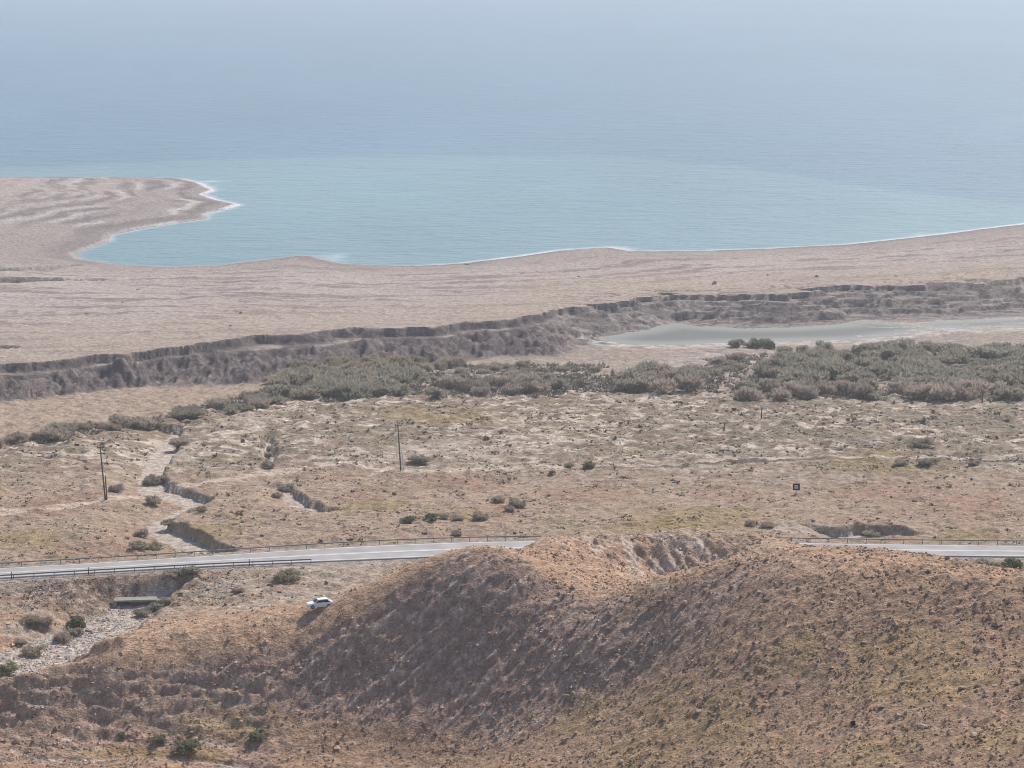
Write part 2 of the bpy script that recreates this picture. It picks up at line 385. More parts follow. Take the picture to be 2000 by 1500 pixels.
col = lay(col, (.29, .26, .15), midm * sst(fbm(GX / 22, GY / 22, 4, 319), .12, .45) * .6)
# below the thicket: salty pale flat and mud
bas = sst(GY, 690, 730) * (1 - sst(A['sw'], 3, -3))
col = lay(col, (.43, .355, .29), bas * .8)
col = lay(col, (.36, .30, .25), bas * sst(nm, .05, .4) * .7)
TR = np.array([hit(a, b)[:2] for a, b in ((-200, 888), (0, 866), (190, 846), (330, 824), (430, 800), (520, 778))])
sand = sst(GY - np.interp(GX, TR[:, 0], TR[:, 1]), -2, 5) * (1 - sst(GX, TR[-1, 0] - 6, TR[-1, 0] + 4)) * (1 - sst(A['sw'], 3, -3))
col = lay(col, (.47, .365, .27), sand * .95)
# scarp marl: shade of the steep face, rim and risers painted into its colour
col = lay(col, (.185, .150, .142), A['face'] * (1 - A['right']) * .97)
tread = sst(A['ul'], .07, .11) * (1 - sst(A['ul'], .20, .27)) * (1 - A['right']) * sst(fbm(GX / 22, GY / 22, 3, 328), -.12, .15)
col = lay(col, (.47, .40, .34), A['face'] * tread * .9)
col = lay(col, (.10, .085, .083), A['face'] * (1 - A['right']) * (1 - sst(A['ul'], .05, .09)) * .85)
strat = perlin(GZ / .55 + .5 * nm, GX / 40, 326)
col = lay(col, (.15, .125, .12), A['face'] * (1 - A['right']) * sst(strat, .1, .4) * .7)
col = lay(col, (.32, .265, .235), A['face'] * (1 - A['right']) * sst(-strat, .25, .5) * .55)
col = lay(col, (.34, .295, .265), A['face'] * A['right'] * .97)
col = lay(col, (.44, .38, .33), A['face'] * sst(fbm(GX / 14, GY / 2.6, 4, 321) + .2 * nf, .14, .26) * (.35 + .5 * A['right']))
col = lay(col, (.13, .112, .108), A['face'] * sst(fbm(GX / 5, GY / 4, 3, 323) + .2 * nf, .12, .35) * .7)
col = lay(col, (.085, .075, .078), A['riser'] * A['right'] * sst(fbm(GX / 12, GY / 8, 2, 327), -.3, .1) * .9)  # steep risers darkened to read as shaded
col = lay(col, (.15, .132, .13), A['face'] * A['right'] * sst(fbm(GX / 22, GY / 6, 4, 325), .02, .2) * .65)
# shore plateau
bea = sst(A['sw'], 1, -2) * (GY > 640)
bc = np.array((.475, .412, .36)) + nb[..., None] * .05
col = np.where((bea > .5)[..., None], bc, col)
line = perlin(A['ds'] / 11 + .6 * nm, GX / 70, 331) + .6 * perlin(A['ds'] / 5, GX / 40, 333)
col = lay(col, (.27, .225, .20), bea * sst(line, .15, .45) * .8)
col = lay(col, (.54, .46, .395), bea * sst(-line, .2, .6) * .7)
col = lay(col, (.37, .315, .28), bea * (1 - sst(A['ds'], 20, 110)) * .75)
sal = np.sin(A['ds'] / 2.9 + 4.0 * fbm(GX / 45, GY / 70, 3, 337)) * (.35 + .65 * sst(fbm(GX / 30, GY / 60, 3, 339), -.2, .15)) * (1 - .7 * sst(A['ds'], 70, 150))
headl = np.exp(-(((GX + 185) / 130) ** 2)) * sst(GY, 1230, 1300)
col = lay(col, (.66, .63, .60), bea * sst(sal, .45, .8) * headl * .65)
col = lay(col, (.22, .19, .175), bea * sst(-sal, .30, .7) * headl * .9)
col = lay(col, (.26, .22, .20), bea * sst(A['ds'], 2.5, 5) * (1 - sst(A['ds'], 9 + 6 * nb, 20 + 10 * nb)) * .7)
far_lip = sst(-A['sw'], 120, 20) * bea
col = lay(col, (.47, .375, .29), far_lip * .6)
salt = (1 - sst(np.abs(A['ds'] - 1.0), 1.2, 3.4 + 2.5 * nb)) * (GY > 900)
saltw = np.where((GX < -40) & (GY < 1240), .2, np.where((GX < -100) & (GY < np.interp(GX, [-230, -150], [1330, 1400])), .12, 1.0))
col = lay(col, (.80, .78, .76), salt * saltw)
# pond: wet grey rim and salt crust on its near side
pdm = (GY > 700)
yp = np.interp(GX, POND[-8:-1, 0][::-1], POND[-8:-1, 1][::-1])
crust = (1 - sst(A['pd'], 5 + 12 * np.abs(nm), 16)) * sst(GY, 800, 815) * (GY < yp + 18) * (A['pd'] > -3) * (GZ < POND_Z + 1.2)
col = lay(col, (.62, .60, .55), crust * sst(fbm(GX / 7, GY / 4, 3, 341), -.25, .15) * pdm * .95)
col = lay(col, (.52, .49, .43), (A['pd'] < 0) * (GZ > POND_Z - .05) * .9)
sp = sst(fbm(GX / 14, GY / 5, 3, 343), .05, .25) * sst(GY, 765, 800) * (GX > 5) * (1 - sst(A['sw'], 100, 70)) * sst(A['sw'], 40, 55)
col = lay(col, (.56, .53, .48), sp * .8)
# foreground ridge: sunlit side painted brighter orange, shaded face painted cooler mauve
H_ = A['hill']
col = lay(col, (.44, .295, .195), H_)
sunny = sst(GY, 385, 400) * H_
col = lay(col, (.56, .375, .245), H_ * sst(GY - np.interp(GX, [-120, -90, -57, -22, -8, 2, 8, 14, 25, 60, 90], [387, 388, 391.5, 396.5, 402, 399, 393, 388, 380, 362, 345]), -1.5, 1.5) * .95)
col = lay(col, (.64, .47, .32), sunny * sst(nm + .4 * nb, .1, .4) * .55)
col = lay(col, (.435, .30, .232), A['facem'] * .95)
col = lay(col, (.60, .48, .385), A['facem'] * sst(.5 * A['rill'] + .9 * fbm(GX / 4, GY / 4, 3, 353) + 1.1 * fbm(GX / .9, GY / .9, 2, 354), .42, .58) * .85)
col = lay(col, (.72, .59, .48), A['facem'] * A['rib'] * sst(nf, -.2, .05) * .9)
col = lay(col, (.46, .32, .235), A['led'] * .85)
col = lay(col, (.60, .46, .34), A['led'] * sst(perlin(GX / 9, GZ / .7, 357) + nm * .5, .15, .5) * .8)
col = lay(col, (.70, .57, .46), np.clip(A['kn'] * 1.5, 0, 1) * sst(fbm((GX + .45 * GY) / 2.5, GY / 8, 4, 361), -.3, .1) * .92)
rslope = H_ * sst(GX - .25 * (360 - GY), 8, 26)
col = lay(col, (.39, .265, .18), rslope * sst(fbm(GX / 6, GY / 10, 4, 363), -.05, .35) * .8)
clump = fbm((GX * .44 - GY * .9) / 1.0, (-GX * .9 - GY * .44) / 2.0, 3, 69)
col = lay(col, (.17, .118, .08), H_ * (1 - A['facem'] * .5) * sst(clump + .25 * nm, .20, .36) * .38)
col = lay(col, (.47, .36, .25), H_ * sst(fbm(GX / 1.1, GY / 1.1, 2, 366), .28, .45) * .55)
for k, (a, b, rx, ry) in enumerate(((1750,1300,9,11),(1850,1330,7,9),(1400,1420,7,8),(1250,1460,8,8),(1700,1480,8,7),(1500,1460,5,6),(1960,1440,7,7),(1550,1270,5,5),(1300,1370,6,5),(450,1420,9,4),(1130,1400,5,6))):
    col = lay(col, (.45, .325, .15), ell(a, b, rx, ry, k, .9) * .42)
for k, (a, b, rx, ry) in enumerate(((250,1480,9,5),(380,1475,6,4))):
    col = lay(col, (.40, .27, .12), ell(a, b, rx, ry, 20 + k, .7) * .7)
for k, (a, b, rx, ry) in enumerate(((1400,1010,16,16),(1280,1025,12,10),(740,985,8,10),(420,1035,8,8),(60,1050,9,10),(1700,905,20,16),(900,1000,9,9),(860,810,25,20),(1900,1045,9,9),(480,1112,9,3))):
    col = lay(col, (.37, .28, .125), ell(a, b, rx, ry, 40 + k, .9) * .55)
for k, (a, b, rx, ry) in enumerate(((650,930,9,10),(120,985,10,12),(1750,960,16,16),(1900,1000,12,14),(900,945,12,12),(260,1040,5,6),(1150,960,14,14),(20,1180,9,8),(100,1170,8,6))):
    col = lay(col, (.41, .265, .185), ell(a, b, rx, ry, 60 + k, .8) * .55)
flat = (1 - H_) * sst(GY, 400, 440) * (1 - sst(GY, 450, 462)) * sst(fbm(GX / 8, GY / 5, 4, 385), -.25, .2)
col = lay(col, (.52, .42, .315), flat * .75)
for k, (a, b, rx, ry) in enumerate(((640,1125,14,6),(450,1145,12,6),(700,1105,9,4),(60,1145,9,5),(560,1110,14,4),(600,1160,8,6),(500,1185,6,5),(40,1235,5,4),(1540,1030,8,7),(1640,1045,6,4),(480,820,9,14),(350,885,5,10),(900,880,20,16))):
    col = lay(col, (.52, .435, .34), ell(a, b, rx, ry, 80 + k, .8) * .75)
for k, (pts, w, cc, am) in enumerate((([(-60,1006),(100,990),(205,978),(350,955),(470,932),(600,912),(690,903)], 2.2, (.68, .55, .43), .9),
        ([(640,905),(800,922),(1000,915),(1150,912),(1300,908),(1420,898),(1600,894),(1800,896),(2060,900)], 2.2, (.66, .55, .43), .9),
        ([(1140,916),(1300,911),(1420,901),(1600,897),(1800,899),(2060,903)], 1.4, (.13, .105, .085), .85),
        ([(430,1062),(520,1040),(640,1020),(760,1000)], .6, (.47, .37, .26), .6),
        ([(560,1160),(640,1142),(720,1120)], .8, (.48, .40, .32), .6),
        ([(1230,1120),(1270,1135),(1305,1146)], .9, (.47, .37, .25), .8),
        ([(860,925),(880,948)], .9, (.26, .20, .13), .8))):
    col = lay(col, cc, strip(pts, w, k) * am)
chan_bed = A['grav']
col = lay(col, (.64, .56, .47), chan_bed * (GY < 640) * .95)
col = lay(col, (.42, .35, .29), chan_bed * (GY < 640) * sst(fbm(GX / 1.3, GY / 1.3, 3, 371), .1, .4) * .7)
col = lay(col, (.21, .18, .165), chan_bed * (GY > 640) * .8)  # shore gully beds darkened to stand for the shade inside them
emb = np.exp(-(((GX + 75) / 18) ** 2)) * sst(GY, 438, 444) * (1 - sst(GY, 456, 461)) * (1 - chan_bed)
col = lay(col, (.22, .155, .12), emb * sst(fbm(GX / 2.2, GY / 2.2, 3, 381), -.2, .15) * .9)
col = lay(col, (.40, .36, .32), (1 - sst(A['rd'], 1.4, 3.2)) * .85)
verge = sst(A['rd'], 1.2, 2) * (1 - sst(A['rd'], 3.5, 6)) * (GY > np.interp(GX, ROAD_FAR[:, 0], ROAD_FAR[:, 1]) - 4)
col = lay(col, (.24, .22, .13), verge * sst(fbm(GX / 4, GY / 4, 3, 383), -.1, .3) * .6)
gran = 1 + .16 * nf + .20 * fbm(GX / .9, GY / .9, 2, 391)
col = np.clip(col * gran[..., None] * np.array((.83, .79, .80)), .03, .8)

# ------------------------------------------------------------------ node materials
def new_mat(name):
    m = bpy.data.materials.new(name); m.use_nodes = True
    return m, m.node_tree.nodes, m.node_tree.links, m.node_tree.nodes['Principled BSDF']
def node(nt, typ, **kw):
    n = nt.new(typ)
    for k, v in kw.items():
        if k in n.inputs.keys(): n.inputs[k].default_value = v
        else: setattr(n, k, v)
    return n
def land_material():
    m, n, l, b = new_mat('dry_soil')
    at = node(n, 'ShaderNodeAttribute', attribute_name='soil')
    geo = n.new('ShaderNodeNewGeometry')
    n1 = node(n, 'ShaderNodeTexNoise', Scale=.55, Detail=6.0, Roughness=.68)
    n2 = node(n, 'ShaderNodeTexNoise', Scale=2.6, Detail=3.0, Roughness=.6)
    vo = node(n, 'ShaderNodeTexVoronoi', Scale=1.3)
    for t in (n1, n2, vo): l.new(geo.outputs['Position'], t.inputs['Vector'])
    r1 = node(n, 'ShaderNodeMapRange'); r1.inputs['From Min'].default_value = .3; r1.inputs['From Max'].default_value = .7
    r1.inputs['To Min'].default_value = .58; r1.inputs['To Max'].default_value = 1.40
    l.new(n1.outputs['Fac'], r1.inputs['Value'])
    r2 = node(n, 'ShaderNodeMapRange'); r2.inputs['From Min'].default_value = .3; r2.inputs['From Max'].default_value = .7
    r2.inputs['To Min'].default_value = .70; r2.inputs['To Max'].default_value = 1.30
    l.new(n2.outputs['Fac'], r2.inputs['Value'])
    mu = node(n, 'ShaderNodeMath', operation='MULTIPLY'); l.new(r1.outputs[0], mu.inputs[0]); l.new(r2.outputs[0], mu.inputs[1])
    vm = node(n, 'ShaderNodeVectorMath', operation='SCALE'); l.new(at.outputs['Color'], vm.inputs[0]); l.new(mu.outputs[0], vm.inputs['Scale'])
    l.new(vm.outputs[0], b.inputs['Base Color'])
    ad = node(n, 'ShaderNodeMath', operation='MULTIPLY_ADD'); l.new(n2.outputs['Fac'], ad.inputs[0]); ad.inputs[1].default_value = .35; l.new(n1.outputs['Fac'], ad.inputs[2])
    bu = node(n, 'ShaderNodeBump', Strength=1.0, Distance=.8); l.new(ad.outputs[0], bu.inputs['Height']); l.new(bu.outputs[0], b.inputs['Normal'])
    b.inputs['Roughness'].default_value = .95; b.inputs['Specular IOR Level'].default_value = .12
    return m
def water_material(name, rough, s1, s2, st):
    m, n, l, b = new_mat(name)
    at = node(n, 'ShaderNodeAttribute', attribute_name='soil')
    geo = n.new('ShaderNodeNewGeometry')
    mp = node(n, 'ShaderNodeMapping'); mp.inputs['Scale'].default_value = (.55, 1.0, 1.0); mp.inputs['Rotation'].default_value = (0, 0, .25)
    l.new(geo.outputs['Position'], mp.inputs['Vector'])
    n1 = node(n, 'ShaderNodeTexNoise', Scale=s1, Detail=5.0, Roughness=.62); l.new(mp.outputs[0], n1.inputs['Vector'])
    n2 = node(n, 'ShaderNodeTexNoise', Scale=s2, Detail=3.0, Roughness=.6); l.new(mp.outputs[0], n2.inputs['Vector'])
    ad = node(n, 'ShaderNodeMath', operation='MULTIPLY_ADD'); l.new(n2.outputs['Fac'], ad.inputs[0]); ad.inputs[1].default_value = .5; l.new(n1.outputs['Fac'], ad.inputs[2])
    bu = node(n, 'ShaderNodeBump', Strength=st, Distance=2.2); l.new(ad.outputs[0], bu.inputs['Height']); l.new(bu.outputs[0], b.inputs['Normal'])
    l.new(at.outputs['Color'], b.inputs['Base Color'])
    b.inputs['Roughness'].default_value = rough; b.inputs['IOR'].default_value = 1.35
    return m
def plain_mat(name, rgb, rough=.8, var=.25, scale=3.0, metal=0.0, obj_var=0.0, attr=None, trans=0.0):
    m, n, l, b = new_mat(name)
    geo = n.new('ShaderNodeNewGeometry')
    t = node(n, 'ShaderNodeTexNoise', Scale=scale, Detail=4.0); l.new(geo.outputs['Position'], t.inputs['Vector'])
    r = node(n, 'ShaderNodeMapRange'); r.inputs['From Min'].default_value = .3; r.inputs['From Max'].default_value = .7
    r.inputs['To Min'].default_value = 1 - var; r.inputs['To Max'].default_value = 1 + var
    l.new(t.outputs['Fac'], r.inputs['Value'])
    last = r.outputs[0]
    if obj_var:
        oi = n.new('ShaderNodeObjectInfo')
        q = node(n, 'ShaderNodeMapRange'); q.inputs['To Min'].default_value = 1 - obj_var; q.inputs['To Max'].default_value = 1 + obj_var
        l.new(oi.outputs['Random'], q.inputs['Value'])
        mm = node(n, 'ShaderNodeMath', operation='MULTIPLY'); l.new(last, mm.inputs[0]); l.new(q.outputs[0], mm.inputs[1]); last = mm.outputs[0]
    vm = node(n, 'ShaderNodeVectorMath', operation='SCALE')
    if attr:
        a = node(n, 'ShaderNodeAttribute', attribute_name=attr); l.new(a.outputs['Color'], vm.inputs[0])
    else: vm.inputs[0].default_value = rgb
    l.new(last, vm.inputs['Scale']); l.new(vm.outputs[0], b.inputs['Base Color'])
    b.inputs['Roughness'].default_value = rough; b.inputs['Metallic'].default_value = metal; b.inputs['Specular IOR Level'].default_value = .25
    if trans:
        tr = n.new('ShaderNodeBsdfTranslucent'); mx = node(n, 'ShaderNodeMixShader'); mx.inputs[0].default_value = trans
        l.new(vm.outputs[0], tr.inputs['Color']); l.new(b.outputs[0], mx.inputs[1]); l.new(tr.outputs[0], mx.inputs[2]); l.new(mx.outputs[0], n['Material Output'].inputs['Surface'])
    return m
M = dict(
    land=land_material(), sea=water_material('sea_water', .30, .05, .16, .9), pond=water_material('still_water', .6, .08, .3, .08),
    asphalt=plain_mat('sun_bleached_asphalt', (.36, .33, .32), .9, .16, .22), paint=plain_mat('worn_road_paint', (.72, .70, .67), .7, .15, 2.0),
    steel=plain_mat('galvanised_steel', (.26, .26, .25), .6, .15, 1.0, .2), wood=plain_mat('weathered_wood', (.13, .10, .08), .9, .25, 6.0),
    concrete=plain_mat('pale_concrete', (.30, .27, .24), .9, .2, 2.0), stone=plain_mat('loose_stone', (.3, .2, .15), .95, .2, 3.0, attr='soil'),
    boulder=plain_mat('brown_boulder', (.36, .25, .185), .95, .3, 2.5, obj_var=.35), scrub=plain_mat('dry_scrub', (.2, .17, .12), 1.0, .2, 3.0, attr='soil'),
    green=plain_mat('green_leaves', (.22, .225, .125), .9, .3, 1.5, obj_var=.25, trans=.45), greygreen=plain_mat('grey_green_leaves', (.385, .345, .275), .9, .2, 1.2, obj_var=.08, trans=.45),
    olive=plain_mat('olive_dry_leaves', (.385, .335, .255), .95, .25, 1.2, obj_var=.10, trans=.45), purple=plain_mat('bare_brown_twigs', (.45, .37, .31), .95, .22, 1.2, obj_var=.15, trans=.4),
    tamarisk=plain_mat('tamarisk_green', (.335, .31, .24), .9, .2, 1.2, obj_var=.08, trans=.45),
    reed=plain_mat('dry_reed', (.44, .365, .27), .95, .22, 1.0, obj_var=.15, trans=.4), bark=plain_mat('grey_bark', (.13, .10, .08), .95, .2, 5.0),
    white=plain_mat('white_car_paint', (.80, .80, .79), .25, .03, 1.0), glass=plain_mat('dark_glass', (.02, .022, .025), .08, .02, 1.0),
    rubber=plain_mat('black_rubber', (.02, .02, .02), .85, .1, 5.0), black=plain_mat('black_enamel', (.012, .012, .012), .6, .1, 4.0),
    pale=plain_mat('pale_board', (.62, .59, .56), .7, .12, 4.0), chrome=plain_mat('lamp_lens', (.55, .53, .50), .2, .05, 3.0),
    porcelain=plain_mat('brown_porcelain', (.10, .06, .04), .3, .1, 5.0),
)

# ------------------------------------------------------------------ object helpers
COL = sc.collection
def link(name, mesh, mat=None, parent=None, label=None, cat=None, group=None, kind=None, loc=None, rz=0):
    o = bpy.data.objects.new(name, mesh)
    if mesh is not None and mat is not None and len(mesh.materials) == 0: mesh.materials.append(mat)
    if loc is not None: o.location = loc
    o.rotation_euler = (0, 0, rz) if not isinstance(rz, tuple) else rz
    if parent is not None: o.parent = parent
    for k, v in (('label', label), ('category', cat), ('group', group), ('kind', kind)):
        if v: o[k] = v
    COL.objects.link(o)
    return o
def np_mesh(name, V, Fc, colr=None, smooth=True):
    me = bpy.data.meshes.new(name)
    V = np.asarray(V, np.float32); Fc = np.asarray(Fc, np.int32); k = Fc.shape[1]
    me.vertices.add(len(V)); me.vertices.foreach_set('co', V.ravel())
    me.loops.add(Fc.size); me.loops.foreach_set('vertex_index', Fc.ravel())
    me.polygons.add(len(Fc)); me.polygons.foreach_set('loop_start', np.arange(0, Fc.size, k, dtype=np.int32))
    me.polygons.foreach_set('loop_total', np.full(len(Fc), k, np.int32))
    me.polygons.foreach_set('use_smooth', np.full(len(Fc), smooth))
    if colr is not None:
        ca = me.color_attributes.new('soil', 'FLOAT_COLOR', 'POINT')
        ca.data.foreach_set('color', np.column_stack([colr, np.ones(len(V))]).astype(np.float32).ravel())
    me.update(calc_edges=True); me.validate()
    return me
class MB:
    """collects boxes, tubes and loose faces into one mesh"""
    def __init__(s): s.v, s.f = [], []
    def face_mesh(s, vs, fs):
        n = len(s.v); s.v += [tuple(map(float, v)) for v in vs]; s.f += [tuple(i + n for i in f) for f in fs]; return s
    def box(s, c, d, taper=1.0):
        x, y, z = d[0] / 2, d[1] / 2, d[2] / 2
        vs = [(c[0] + a * x * (taper if e > 0 else 1), c[1] + b * y * (taper if e > 0 else 1), c[2] + e * z) for e in (-1, 1) for a, b in ((-1, -1), (1, -1), (1, 1), (-1, 1))]
        return s.face_mesh(vs, [(3, 2, 1, 0), (4, 5, 6, 7), (0, 1, 5, 4), (1, 2, 6, 5), (2, 3, 7, 6), (3, 0, 4, 7)])
    def tube(s, a, b, r0, r1, n=8):
        a, b = np.array(a, float), np.array(b, float); w = b - a; w /= np.linalg.norm(w)
        t = np.cross(w, (0, 0, 1.0)) if abs(w[2]) < .9 else np.cross(w, (1.0, 0, 0)); t /= np.linalg.norm(t); q = np.cross(w, t)
        vs = [p + r * (math.cos(TAU * i / n) * t + math.sin(TAU * i / n) * q) for p, r in ((a, r0), (b, r1)) for i in range(n)]
        return s.face_mesh(vs, [(i, (i + 1) % n, n + (i + 1) % n, n + i) for i in range(n)] + [tuple(range(n))[::-1], tuple(range(n, 2 * n))])
    def mesh(s, name, smooth=False):
        me = bpy.data.meshes.new(name); me.from_pydata(s.v, [], s.f); me.update()
        if smooth: me.polygons.foreach_set('use_smooth', [True] * len(me.polygons))
        return me
    def build(s, name, mat, parent=None, smooth=False, **kw): return link(name, s.mesh(name, smooth), mat, parent, **kw)

# ------------------------------------------------------------------ land sheets: foreground hill, plain, shore
idx = np.arange(NR * NC).reshape(NR, NC)
Q = np.stack([idx[:-1, :-1], idx[:-1, 1:], idx[1:, 1:], idx[1:, :-1]], -1).reshape(-1, 4)
yc = (GY[:-1, :-1]).ravel(); xc = GX[:-1, :-1].ravel(); swc = A['sw'][:-1, :-1].ravel()
hb = np.interp(xc, [-400, -90, -60, -30, -10, 5, 60, 90, 400], [392, 392, 398, 405, 424, 442, 446, 440, 430])
reg = np.where(yc < hb, 0, np.where((swc < 0) & (yc > 640), 2, 1))
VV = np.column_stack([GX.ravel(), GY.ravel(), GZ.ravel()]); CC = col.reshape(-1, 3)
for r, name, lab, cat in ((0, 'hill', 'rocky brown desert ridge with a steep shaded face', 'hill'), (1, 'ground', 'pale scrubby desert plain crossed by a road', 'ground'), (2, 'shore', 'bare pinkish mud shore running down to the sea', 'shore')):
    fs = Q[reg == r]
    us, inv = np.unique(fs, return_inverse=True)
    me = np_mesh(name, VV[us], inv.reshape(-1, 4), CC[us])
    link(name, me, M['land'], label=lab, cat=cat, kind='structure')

# ------------------------------------------------------------------ sea, pond
su = np.linspace(-.42, .42, 300)
sd = np.concatenate([np.linspace(1080, 1700, 150), np.geomspace(1710, 24000, 120)])
SU, SD = np.meshgrid(su, sd); SX, SY = SU * SD, SD
sds = seg_dist(SX, SY, SHORE)
sds = np.where(inside(SX, SY, LAND), 0, sds)
deep = np.array((.060, .150, .230)); shal = np.array((.135, .250, .270))
plume = np.array([at_z(a, b, SEA_Z)[:2] for a, b in ((-900,320),(-200,330),(150,326),(400,316),(700,309),(1000,306),(1250,312),(1450,330),(1700,368),(2000,405),(2400,400),(3200,380))])
py_ = np.interp(SX, plume[:, 0], plume[:, 1]) + 25 * fbm(SX / 150, SY / 150, 3, 401)
pm = 1 - sst(SY - py_, -14, 26)
nearm = np.exp(-sds / 150)
sn = fbm(SX / 300, SY / 700, 4, 403)
wc = deep + (shal - deep) * np.clip(0.58 * pm + .38 * nearm + .10 * sn, 0, 1)[..., None]
wc = wc * (1 + .18 * sn + .10 * fbm(SX / 60, SY / 160, 3, 405))[..., None]
fo = (1 - sst(sds, 1.0, 3.5 + 3 * np.abs(fbm(SX / 25, SY / 25, 2, 407)))) * np.where((SX < -45) & (SY < 1235), .12, np.where(SX < -80, .45, .7))
for a, b, rx, ry in ((650, 503, 8, 20), (1215, 484, 8, 9), (1820, 459, 12, 9), (405, 354, 12, 9)):
    c = at_z(a, b, SEA_Z); fo = np.maximum(fo, (1 - sst(np.hypot((SX - c[0]) / rx, (SY - c[1]) / ry) + .9 * fbm(SX / 6, SY / 9, 3, 409), .1, 1.1)) * .4)
wc = wc + (np.array((.74, .76, .76)) - wc) * np.clip(fo, 0, 1)[..., None]
si = np.arange(SX.size).reshape(SX.shape)
sq = np.stack([si[:-1, :-1], si[:-1, 1:], si[1:, 1:], si[1:, :-1]], -1).reshape(-1, 4)
link('sea', np_mesh('sea', np.column_stack([SX.ravel(), SY.ravel(), np.full(SX.size, SEA_Z)]), sq, wc.reshape(-1, 3)), M['sea'], label='calm turquoise to blue salt sea beyond the shore', cat='sea', kind='structure')
pu = np.linspace(0, .5, 120); pdd = np.linspace(830, 1010, 90)
PU, PD = np.meshgrid(pu, pdd); PX, PY = PU * PD, PD
pdist = seg_dist(PX, PY, np.vstack([POND, POND[:1]])); pin = inside(PX, PY, POND)
keep = pin | (pdist < 9)
pi_ = np.arange(PX.size).reshape(PX.shape)
pq = np.stack([pi_[:-1, :-1], pi_[:-1, 1:], pi_[1:, 1:], pi_[1:, :-1]], -1).reshape(-1, 4)
pq = pq[keep.ravel()[pq].all(1)]
us, inv = np.unique(pq, return_inverse=True)
pcol = np.array((.100, .102, .090)) + (1 - sst(pdist, 2, 14)).ravel()[:, None] * np.array((.12, .12, .11))
link('pond', np_mesh('pond', np.column_stack([PX.ravel(), PY.ravel(), np.full(PX.size, POND_Z)])[us], inv.reshape(-1, 4), pcol[us]), M['pond'], label='shallow grey green sinkhole pond below the scarp', cat='pond', kind='structure')

# ------------------------------------------------------------------ road, painted lines, guard rails
def resample(P, n):
    d = np.concatenate([[0], np.cumsum(np.hypot(*np.diff(P, axis=0).T))])
    t = np.linspace(0, d[-1], n)
    # light smoothing so that the bends read as curves
    x, y = np.interp(t, d, P[:, 0]), np.interp(t, d, P[:, 1])
    k = np.hanning(31); k /= k.sum()
    xs = np.convolve(np.pad(x, 15, 'reflect', reflect_type='odd'), k, 'valid'); ys = np.convolve(np.pad(y, 15, 'reflect', reflect_type='odd'), k, 'valid')
    return np.column_stack([xs, ys])
NRD = 200
xs_ = np.linspace(ROAD_FAR[0, 0] + 2, ROAD_FAR[-1, 0] - 2, NRD)
RF = resample(np.column_stack([xs_, np.interp(xs_, ROAD_FAR[:, 0], ROAD_FAR[:, 1])]), NRD)
RN = resample(np.column_stack([xs_, np.interp(xs_, ROAD_NEAR[:, 0], ROAD_NEAR[:, 1])]), NRD)
def ribbon(name, a, b, z, mat, parent=None, **kw):
    """a strip between fractions a and b across the road"""
    P0, P1 = RN + (RF - RN) * a, RN + (RF - RN) * b
    V = np.vstack([np.column_stack([P0, np.full(NRD, z)]), np.column_stack([P1, np.full(NRD, z)])])
    fs = np.array([(i, i + 1, NRD + i + 1, NRD + i) for i in range(NRD - 1)])
    return link(name, np_mesh(name, V, fs, smooth=False), mat, parent, **kw)
road = MB()
vs = []
for i in range(NRD):
    (nx, ny), (fx, fy) = RN[i], RF[i]
    vs += [(nx, ny - .15, ROAD_Z - .35), (nx, ny, ROAD_Z), (fx, fy, ROAD_Z), (fx, fy + .15, ROAD_Z - .35)]
road.face_mesh(vs, [(4 * i + j, 4 * i + 4 + j, 4 * i + 5 + j, 4 * i + 1 + j) for i in range(NRD - 1) for j in range(3)])
road_o = road.build('road', M['asphalt'], label='pale grey two lane desert road crossing the plain', cat='road', kind='structure')
ribbon('edge_line', .050, .075, ROAD_Z + .015, M['paint'], road_o)
ribbon('edge_line', .925, .950, ROAD_Z + .015, M['paint'], road_o)
ribbon('center_line', .455, .490, ROAD_Z + .015, M['paint'], road_o)
ribbon('center_line', .515, .535, ROAD_Z + .015, M['paint'], road_o)

def guard_rail(side, px0, px1, off, label):
    P = RF if side > 0 else RN
    f = lambda x: np.interp(x, P[:, 0], P[:, 1]) + side * off
    D0 = 470.0
    x0, x1 = (px0 - 1000) / FPX * D0, (px1 - 1000) / FPX * D0
    n = int((x1 - x0) / 3.6); xs = np.linspace(x0, x1, n + 1)
    base = (xs[0], f(xs[0]), float(gz(xs[0], f(xs[0]))))
    root = link('guard_rail', None, label=label, cat='guard rail', group='guard rails beside the road', loc=base)
    prof = [(-.04, .46), (.03, .50), (-.02, .56), (-.02, .60), (.03, .66), (-.04, .70)]
    xf = np.linspace(x0, x1, n * 2 + 1)
    vs, fs = [], []
    zr = ROAD_Z - .1
    for x in xf:
        for a, h in prof: vs.append((x - base[0], f(x) + a * side * -1 - base[1], zr + h + .12 - base[2]))
        for a, h in prof[::-1]: vs.append((x - base[0], f(x) + a * side * -1 - base[1] + .02 * side, zr + h + .12 - base[2]))
    k = 12
    for i in range(len(xf) - 1):
        for j in range(k): fs.append((i * k + j, (i + 1) * k + j, (i + 1) * k + (j + 1) % k, i * k + (j + 1) % k))
    MB().face_mesh(vs, fs).build('rail', M['steel'], root)
    pm_ = MB().box((0, 0, 0), (.12, .14, 1.5)).mesh('post'); pm_.materials.append(M['steel'])
    for x in xs:
        y = f(x) + side * .12
        link('post', pm_, None, root, loc=(x - base[0], y - base[1], zr + .12 - base[2] - .0))
    return root
guard_rail(1, -120, 1060, 1.6, 'long galvanised guard rail on the seaward side of the road beside the winding gully')
guard_rail(1, 1500, 2150, 1.6, 'galvanised guard rail on the seaward side of the road below the eroded bank')
guard_rail(-1, -120, 600, 0.6, 'guard rail on the inland side of the road above the wadi bank')

